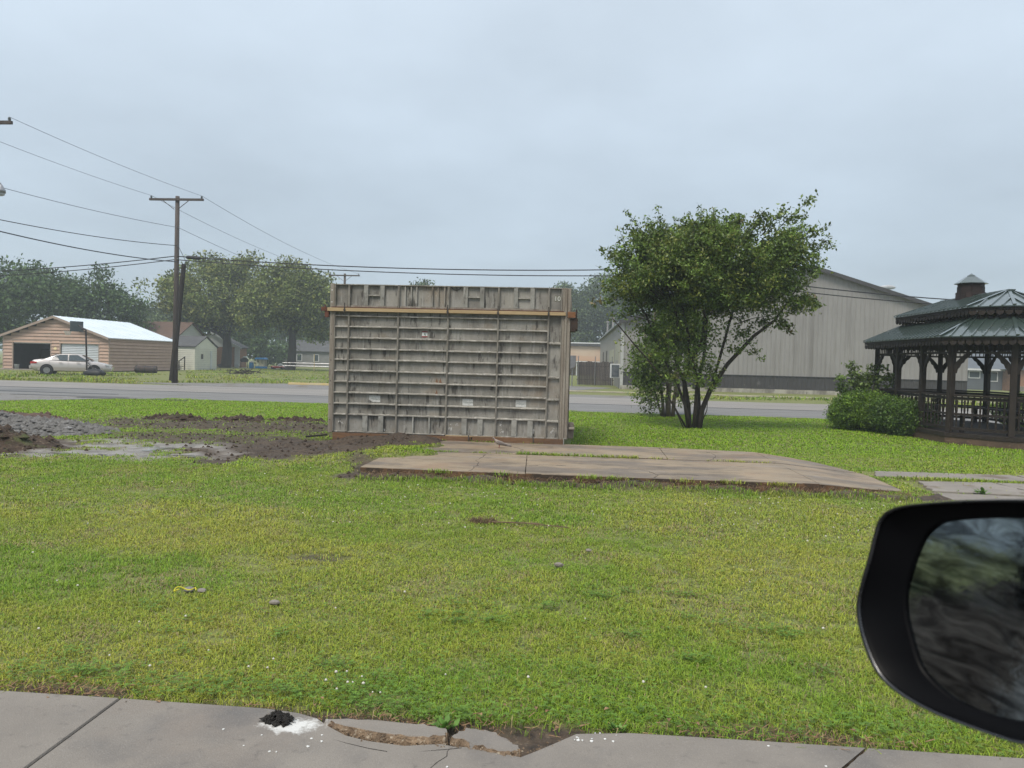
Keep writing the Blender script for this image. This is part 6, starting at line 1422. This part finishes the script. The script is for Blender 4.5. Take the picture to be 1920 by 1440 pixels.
for i in range(90):
    q_ = Vector(cc_[r.randrange(len(cc_))]); d = (q_ - Vector((3.35, 21, 2.6))); p0 = q_ - d * r.uniform(.25, .5); limb(b, p0, q_, .014, .004, .05, i, 4)
b.build('twigs', M_bark, mt_)['kind'] = 'stuff'
# wispy sprays that stand out of the crown
sp_pts = [((5.2, 21, 5.2), (6.10, 20.9, 6.15)), ((4.9, 21, 5.2), (5.45, 21, 5.85)), ((5.6, 21, 4.9), (6.75, 21, 4.95)), ((5.5, 21, 5.0), (6.45, 20.9, 5.35)), ((1.6, 21, 4.5), (.65, 21, 4.75)), ((2.1, 21, 4.8), (1.4, 20.9, 5.28)), ((3.0, 21, 5.2), (2.9, 21, 5.6)), ((4.1, 21, 5.2), (4.3, 21, 5.65)), ((1.2, 21, 3.4), (.5, 21, 3.3)), ((5.9, 21, 3.6), (6.5, 21, 3.35)), ((5.3, 21, 3.0), (5.75, 20.9, 2.65)), ((2.4, 21, 4.9), (2.2, 21, 5.35)), ((3.6, 21, 5.2), (3.65, 21, 5.7)), ((4.6, 21, 5.2), (4.95, 21, 5.85))]
el2 = []
b = B()
for i, (p0, p1) in enumerate(sp_pts):
    limb(b, p0, p1, .014, .004, .05, i + 60, 4); p0, p1 = Vector(p0), Vector(p1)
    for t in np.linspace(.25, 1.0, 8): v = p0.lerp(p1, t); el2.append((v.x, v.y, v.z, .17 * (1.25 - .6 * t), .15, .13 * (1.25 - .6 * t)))
b.build('spray_twigs', M_bark, mt_)['kind'] = 'stuff'
crown_mesh('sprays', el2, 330, 8, .12, .085, (.125, .175, .035), mt_, M_leaf, 58, shell=.1, gap=0, tip=(.15, .12, .05), tipf=.15)
# slimmer tree behind it
m2 = thing('slender_tree', 'slim tree with pale stems standing behind the large leafy tree', 'tree', (3.14, 25.5, 0))
b = B()
for i, (x, q_, r0) in enumerate(((3.0, (2.6, 25.5, 3.6), .06), (3.15, (3.0, 25.7, 3.9), .10), (3.3, (3.5, 25.4, 3.8), .07), (2.95, (2.2, 25.5, 3.0), .035))): limb(b, (x, 25.5, -.05), q_, r0, .02, .1, 80 + i, 7)
b.build('stems', mat('pale_bark', (.20, .165, .13), (.12, .10, .08), scale=5, rough=.9), m2, smooth=True)
crown_mesh('crown', [(2.6, 25.5, 3.0, 1.0, .9, 1.1), (2.45, 25.3, 1.8, .7, .6, .9), (2.5, 25.3, .75, .45, .4, .6, .8), (3.4, 25.4, 2.8, .9, .8, 1.0), (3.5, 25.3, .8, .3, .3, .5, .5)], 1300, 12, .11, .14, (.11, .17, .03), m2, M_leaf, 71, shell=.3, gap=.40, tip=(.12, .15, .04), tipf=.2)
# clipped shrubs at the gazebo
def shrub(name, label, ells, n, size, col, seed, stems_at):
    t = thing(name, label, 'shrub', stems_at, 'shrubs at the gazebo')
    b = B(); x, y, z = stems_at
    for i in range(7): a = i * .9; limb(b, (x + .05 * math.cos(a), y + .05 * math.sin(a), 0), (x + .4 * math.cos(a), y + .4 * math.sin(a), .7), .02, .008, .05, seed + i, 4)
    b.build('stems', M_barkd, t)
    crown_mesh('foliage', ells, n, 14, size, .055, col, t, M_leaf, seed, shell=.72, gap=.33, gsc=2.5, var=.28, mind=.03, tip=(col[0] * 1.7, col[1] * 1.5, col[2] * 1.2), tipf=.4); return t
shrub('boxwood_shrub', 'rounded bright green clipped shrub at the left end of the gazebo', [(8.15, 22.4, .50, .85, .8, .56), (8.5, 22.1, .58, .55, .6, .42), (7.85, 22.6, .42, .5, .6, .42)], 1900, .06, (.095, .175, .020), 91, (8.1, 22.4, 0))
shrub('boxwood_shrub', 'darker green clipped shrub in front of the gazebo balustrade', [(8.85, 20.95, .44, .64, .55, .47), (8.55, 21.4, .5, .58, .6, .44)], 1700, .055, (.062, .122, .020), 92, (8.65, 21.0, 0))
shrub('boxwood_shrub', 'green shrub beyond the gazebo seen between its balusters', [(13.6, 23.5, .55, 1.1, 1.4, .62)], 900, .07, (.10, .16, .022), 93, (13.6, 23.5, 0))
tp = thing('leafy_sapling', 'loose leafy sapling rising behind the clipped shrubs', 'shrub', (8.4, 23.3, 0))
b = B(); tips = [(7.75, 23.0, 1.42), (8.1, 23.2, 1.80), (8.35, 23.1, 1.5), (8.95, 23.2, 1.75), (9.1, 23.0, 1.5), (8.7, 23.3, 1.75)]
for i, q_ in enumerate(tips): limb(b, (8.4, 23.3, 0), q_, .018, .006, .1, 100 + i, 5)
b.build('stems', M_bark, tp)
el2 = []
for q_ in tips:
    for t in (.55, .7, .85, 1.0): v = Vector((8.4, 23.3, 0)).lerp(Vector(q_), t); el2.append((v.x, v.y, v.z, .16, .15, .13))
crown_mesh('leaves', el2, 190, 9, .12, .07, (.12, .18, .04), tp, M_leaf, 110, shell=.2, gap=0, tip=(.14, .19, .06), tipf=.4)
# far trees
GD = (.068, .112, .038); GP = (.125, .158, .040); GF = (.085, .12, .048)
far_tree('big dark tree behind the garage, leftmost', (-60.5, 80, 0), 4, .4, [(-60.5, 80, 6.6, 6.6, 5, 4.7), (-65.5, 80, 5.6, 4, 4, 4)], 2600, 9, .42, .5, GD, 201, 'trees left of the formwork')
far_tree('dark tree behind the garage roof ridge', (-53.5, 82, 0), 4, .35, [(-53.5, 82, 6.3, 4.6, 4, 4.6), (-50.3, 82, 5.2, 2.6, 3, 3)], 1900, 9, .40, .45, GD, 202, 'trees left of the formwork')
far_tree('hazy distant tree between the dark trees and the pecans', (-68, 118, 0), 5, .4, [(-69.5, 118, 5.6, 6.0, 5, 4.4), (-64, 118, 7.6, 3.6, 4, 5.4)], 1700, 9, .5, .55, GF, 203, 'trees left of the formwork')
far_tree('large pecan tree with a thick trunk behind the cream shed', (-44.1, 95, 0), 4.5, .62, [(-45.0, 87, 8.2, 3.2, 3, 2.9), (-48.8, 86, 7.9, 2.6, 3, 2.5), (-46.0, 95, 9.0, 5.8, 4.5, 4.6), (-42.3, 95, 10.2, 4.2, 4.2, 4.2), (-41.0, 95, 6.8, 3.6, 3.6, 2.8), (-49.3, 95, 7.5, 3.2, 3.5, 3.4)], 3300, 9, .42, .5, GP, 204, 'trees left of the formwork', gap=.40, tip=(.21, .22, .06), tipf=.4, var=.45)
far_tree('large pecan tree nearest the formwork, its trunk clear on the lawn', (-33.7, 90, 0), 5, .50, [(-33.5, 90, 8.2, 5.0, 4.4, 4.4), (-36.2, 90, 7.4, 4.2, 4, 3.9), (-31.0, 90, 10.0, 2.4, 2.6, 2.6), (-30.6, 90, 6.0, 2.6, 3, 3.0)], 3300, 9, .40, .5, GP, 205, 'trees left of the formwork', gap=.40, tip=(.20, .215, .06), tipf=.35, var=.45)
far_tree('dark tree beneath the pecans left of the grey house', (-47.5, 116, 0), 2.5, .3, [(-47.5, 116, 4.6, 5, 4, 4.4), (-52.5, 116, 4.2, 4, 4, 3.8)], 1500, 9, .5, .5, GD, 206, 'trees left of the formwork')
far_tree('dark tree behind the grey house left of the formwork', (-33, 136, 0), 3, .3, [(-36, 136, 6, 7, 4, 5), (-27, 136, 6.5, 6, 4, 5.5)], 1700, 9, .55, .6, GD, 207, 'trees left of the formwork')
far_tree('dark tree behind the far lawn close to the formwork edge', (-22, 128, 0), 3, .3, [(-24, 128, 5.5, 5, 4, 5.2), (-18, 128, 5, 4.5, 4, 4.6)], 1300, 9, .5, .55, GF, 208, 'trees left of the formwork')
far_tree('wide dark thicket tree closing the view under the pecans', (-40, 134, 0), 2, .3, [(-42, 134, 4.5, 8, 3, 5), (-33, 134, 4.5, 8, 3, 5), (-52, 132, 4.5, 7, 3, 5)], 2600, 9, .6, .6, GD, 216, 'trees left of the formwork', gap=.2)
far_tree('small tree top showing above the middle of the formwork', (-24.8, 124, 0), 8, .25, [(-24.8, 124, 11.8, 3.6, 3, 2.5)], 700, 9, .45, .45, GF, 209)
far_tree('distant hazy tree right behind the formwork corner', (-1.0, 142, 0), 6, .4, [(-.8, 142, 11.5, 4.2, 4, 5.6), (-3.4, 142, 12.5, 2.6, 3, 3.2)], 2000, 9, .5, .55, GF, 210, 'distant trees right of the formwork')
far_tree('distant hazy tree beside the grey building roof', (6, 140, 0), 6, .4, [(6, 140, 11, 4.8, 4, 5.8), (2.6, 140, 8, 3.5, 4, 6)], 2200, 9, .5, .55, GF, 211, 'distant trees right of the formwork')
far_tree('distant tree behind the grey building and the leafy tree', (13, 143, 0), 6, .4, [(13, 143, 10.5, 5, 4, 6)], 1500, 9, .5, .55, GF, 212, 'distant trees right of the formwork')
far_tree('low distant tree behind the tan building', (-6, 132, 0), 3, .3, [(-6, 132, 5.5, 6, 3, 4.6)], 900, 9, .5, .55, GF, 213, 'distant trees right of the formwork')
far_tree('street tree reflected in the car mirror, nearer of two', (-26, 1.5, 0), 3, .3, [(-26, 1.5, 6, 4, 4, 3.5)], 900, 9, .4, .5, GD, 214)
far_tree('street tree reflected in the car mirror, farther of two', (-42, -6, 0), 3, .35, [(-42, -6, 6.5, 6, 5, 4.5)], 1000, 9, .5, .5, GD, 215)

# ------------------------------------------------------------------ door mirror of the car the view is taken from
M_hous = mat('black_mirror_shell', (.004, .004, .005), (.006, .006, .007), scale=40, rough=.30, rvar=.08, spec=.9, bump=.05, bscale=200)
M_bez = mat('black_bezel', (.0015, .0015, .002), (.002, .002, .0025), rough=.45, spec=.08)
M_mir = bpy.data.materials.new('rain_streaked_mirror'); M_mir.use_nodes = True
def mirror_nodes():
    nt = M_mir.node_tree; N = nt.nodes; L = nt.links.new; p = N['Principled BSDF']
    p.inputs['Metallic'].default_value = 1.0; p.inputs['Base Color'].default_value = (.125, .14, .148, 1)
    g = N.new('ShaderNodeNewGeometry'); mp = N.new('ShaderNodeMapping'); mp.inputs['Scale'].default_value = (60, 60, 60); L(g.outputs['Position'], mp.inputs[0])
    t = N.new('ShaderNodeTexNoise'); t.inputs['Scale'].default_value = 1.0; t.inputs['Detail'].default_value = 3; L(mp.outputs[0], t.inputs['Vector'])
    mp2 = N.new('ShaderNodeMapping'); mp2.inputs['Rotation'].default_value = (.5, .75, 0); mp2.inputs['Scale'].default_value = (14, 14, 55); L(g.outputs['Position'], mp2.inputs[0])
    t2 = N.new('ShaderNodeTexNoise'); t2.inputs['Scale'].default_value = 1.3; t2.inputs['Detail'].default_value = 6; t2.inputs['Roughness'].default_value = .65; t2.inputs['Distortion'].default_value = 1.2; L(mp2.outputs[0], t2.inputs['Vector'])
    cr_ = N.new('ShaderNodeValToRGB'); L(t2.outputs['Fac'], cr_.inputs[0]); cr_.color_ramp.elements[0].position = .40; cr_.color_ramp.elements[0].color = (.06, .07, .078, 1); cr_.color_ramp.elements[1].position = .66; cr_.color_ramp.elements[1].color = (.30, .345, .37, 1); L(cr_.outputs[0], p.inputs['Base Color'])
    r_ = N.new('ShaderNodeMapRange'); L(t.outputs['Fac'], r_.inputs[0]); r_.inputs[1].default_value = .35; r_.inputs[2].default_value = .75; r_.inputs[3].default_value = .02; r_.inputs[4].default_value = .12; L(r_.outputs[0], p.inputs['Roughness'])
    bn = N.new('ShaderNodeBump'); bn.inputs['Strength'].default_value = .05; bn.inputs['Distance'].default_value = .002; L(t.outputs['Fac'], bn.inputs['Height']); L(bn.outputs[0], p.inputs['Normal'])
mirror_nodes()
MC = Vector((0.3506, 0.6442, 1.4538)); MN = Vector((-0.8715, -0.4773, 0.1128)).normalized(); MX = Vector((0.4804, -0.8771, 0.0000)).normalized(); MZ = Vector((0.0989, 0.0542, 0.9936)).normalized()
HO = [(0.0374, 0.1009), (0.0056, 0.0982), (-0.0476, 0.0880), (-0.0985, 0.0752), (-0.1174, 0.0667), (-0.1252, 0.0586), (-0.1296, 0.0464), (-0.1342, 0.0144), (-0.1401, -0.0182), (-0.1390, -0.0387), (-0.1294, -0.0613), (-0.1107, -0.0849), (-0.0863, -0.0950), (-0.0537, -0.0981), (-0.0244, -0.0967), (0.0068, -0.0936), (0.0272, -0.0896), (0.0600, -0.0732), (0.0909, -0.0384), (0.1113, 0.0099), (0.1129, 0.0572), (0.1005, 0.0907), (0.0767, 0.1028)]
GL = [(0.0262, 0.0864), (-0.0021, 0.0816), (-0.0328, 0.0756), (-0.0660, 0.0662), (-0.0780, 0.0579), (-0.0871, 0.0452), (-0.0947, 0.0197), (-0.0985, -0.0062), (-0.0959, -0.0253), (-0.0877, -0.0448), (-0.0749, -0.0670), (-0.0578, -0.0771), (-0.0371, -0.0827), (-0.0092, -0.0821), (0.0161, -0.0764), (0.0461, -0.0605), (0.0738, -0.0311), (0.0914, 0.0099), (0.0922, 0.0517), (0.0813, 0.0795), (0.0560, 0.0898)]
def smooth_loop(P, n=96):
    P = np.array(P); m = len(P); out_ = []
    for i in range(n):
        u = i / n * m; k = int(u); t = u - k; a, b_, c_, d_ = (P[(k + j) % m] for j in (-1, 0, 1, 2))
        out_.append(.5 * ((2 * b_) + (-a + c_) * t + (2 * a - 5 * b_ + 4 * c_ - d_) * t * t + (-a + 3 * b_ - 3 * c_ + d_) * t ** 3))
    return np.array(out_)
ho, gl = smooth_loop(HO), smooth_loop(GL)
cen = np.array([-.015, .002])
def loop(P, sc, depth): return [MC + MX * float(cen[0] + (x - cen[0]) * sc) + MZ * float(cen[1] + (y - cen[1]) * sc) - MN * depth for x, y in P]
dm = thing('door_mirror', 'black door mirror of the camera car in the lower right corner', 'car mirror', tuple(MC))
b = B(); b.rings([loop(ho, .972, .002), loop(ho, .988, -.001), loop(ho, .998, .004), loop(ho, 1.0, .012), loop(ho, .985, .035), loop(ho, .93, .062), loop(ho, .80, .085), loop(ho, .55, .10), loop(ho, .2, .106)], caps=False)
b.f.append(tuple(range(len(b.v) - 96, len(b.v)))); sh = b.build('housing', M_hous, dm, smooth=True)
# align the loops by angle so the bezel ring has no twist
def by_angle(P):
    a = np.arctan2(P[:, 1] - cen[1], P[:, 0] - cen[0]); o = np.argsort(a); A = a[o]; Q = P[o]
    t = np.linspace(-np.pi, np.pi, 97)[:-1]; AA = np.concatenate([A - 2 * np.pi, A, A + 2 * np.pi]); QQ = np.concatenate([Q, Q, Q]); return np.stack([np.interp(t, AA, QQ[:, 0]), np.interp(t, AA, QQ[:, 1])], -1)
hb_, gb_ = by_angle(ho), by_angle(gl)
b = B(); b.rings([loop(hb_, .972, .002), loop(hb_, .955, .006), loop(gb_, 1.03, .012), loop(gb_, 1.0, .013), loop(gb_, 1.0, .020)], caps=False); b.build('bezel', M_bez, dm, smooth=True)
b = B(); b.v = [tuple(v) for v in loop(gb_, 1.004, .0155)]; b.f = [tuple(range(96))]; gm = b.build('glass', M_mir, dm, fix=False)
b = B(); e0 = MC + MX * .075 + MZ * -.03 - MN * .05
b.rings([[e0 + (MX * 0 + MZ * .045 * math.sin(t / 14 * 6.2832) + MN * .03 * math.cos(t / 14 * 6.2832)) for t in range(14)], [e0 + Vector((.035, -.06, -.02)) + (Vector((0, 0, 1)) * .04 * math.sin(t / 14 * 6.2832) + Vector((1, 0, 0)) * .035 * math.cos(t / 14 * 6.2832)) for t in range(14)], [Vector((.55, .40, 1.37)) + (Vector((0, 0, 1)) * .05 * math.sin(t / 14 * 6.2832) + Vector((1, 0, 0)) * .06 * math.cos(t / 14 * 6.2832)) for t in range(14)]]); b.build('arm', M_hous, dm, smooth=True)
b = B(); prof = [(.40, 1.33), (.42, 1.30), (.455, 1.10), (.46, .95), (.44, .78), (.43, .55), (.36, .50), (.36, 1.33)]
b.prism([(-1.5, y, z) for y, z in prof], (2.3, 0, 0)); dp = b.build('door_panel', mat('dark_car_paint', (.02, .022, .026), rough=.2, spec=.6, coat=.6), dm, bevel=.01)
b = B(); b.tube([(-.9, .47, 1.02), (-.88, .50, 1.025), (-.70, .50, 1.025), (-.68, .47, 1.02)], .015, 8); b.build('door_handle', M_hous, dp)

# ------------------------------------------------------------------ rainy haze
hz = B(); hz.box(-640, 640, -340, 940, -2, 24)
hm = bpy.data.materials.new('haze_air'); hm.use_nodes = True; ht = hm.node_tree; ht.nodes.clear()
ho_ = ht.nodes.new('ShaderNodeOutputMaterial'); pv = ht.nodes.new('ShaderNodeVolumePrincipled')
pv.inputs['Color'].default_value = (.80, .88, .96, 1); pv.inputs['Density'].default_value = .0011; pv.inputs['Anisotropy'].default_value = .0
ht.links.new(pv.outputs[0], ho_.inputs['Volume'])
put(hz.build('haze', hm), 'thin grey rain haze over the whole place', kind='stuff')
S.cycles.max_bounces = 6; S.cycles.volume_bounces = 1; S.cycles.transparent_max_bounces = 6
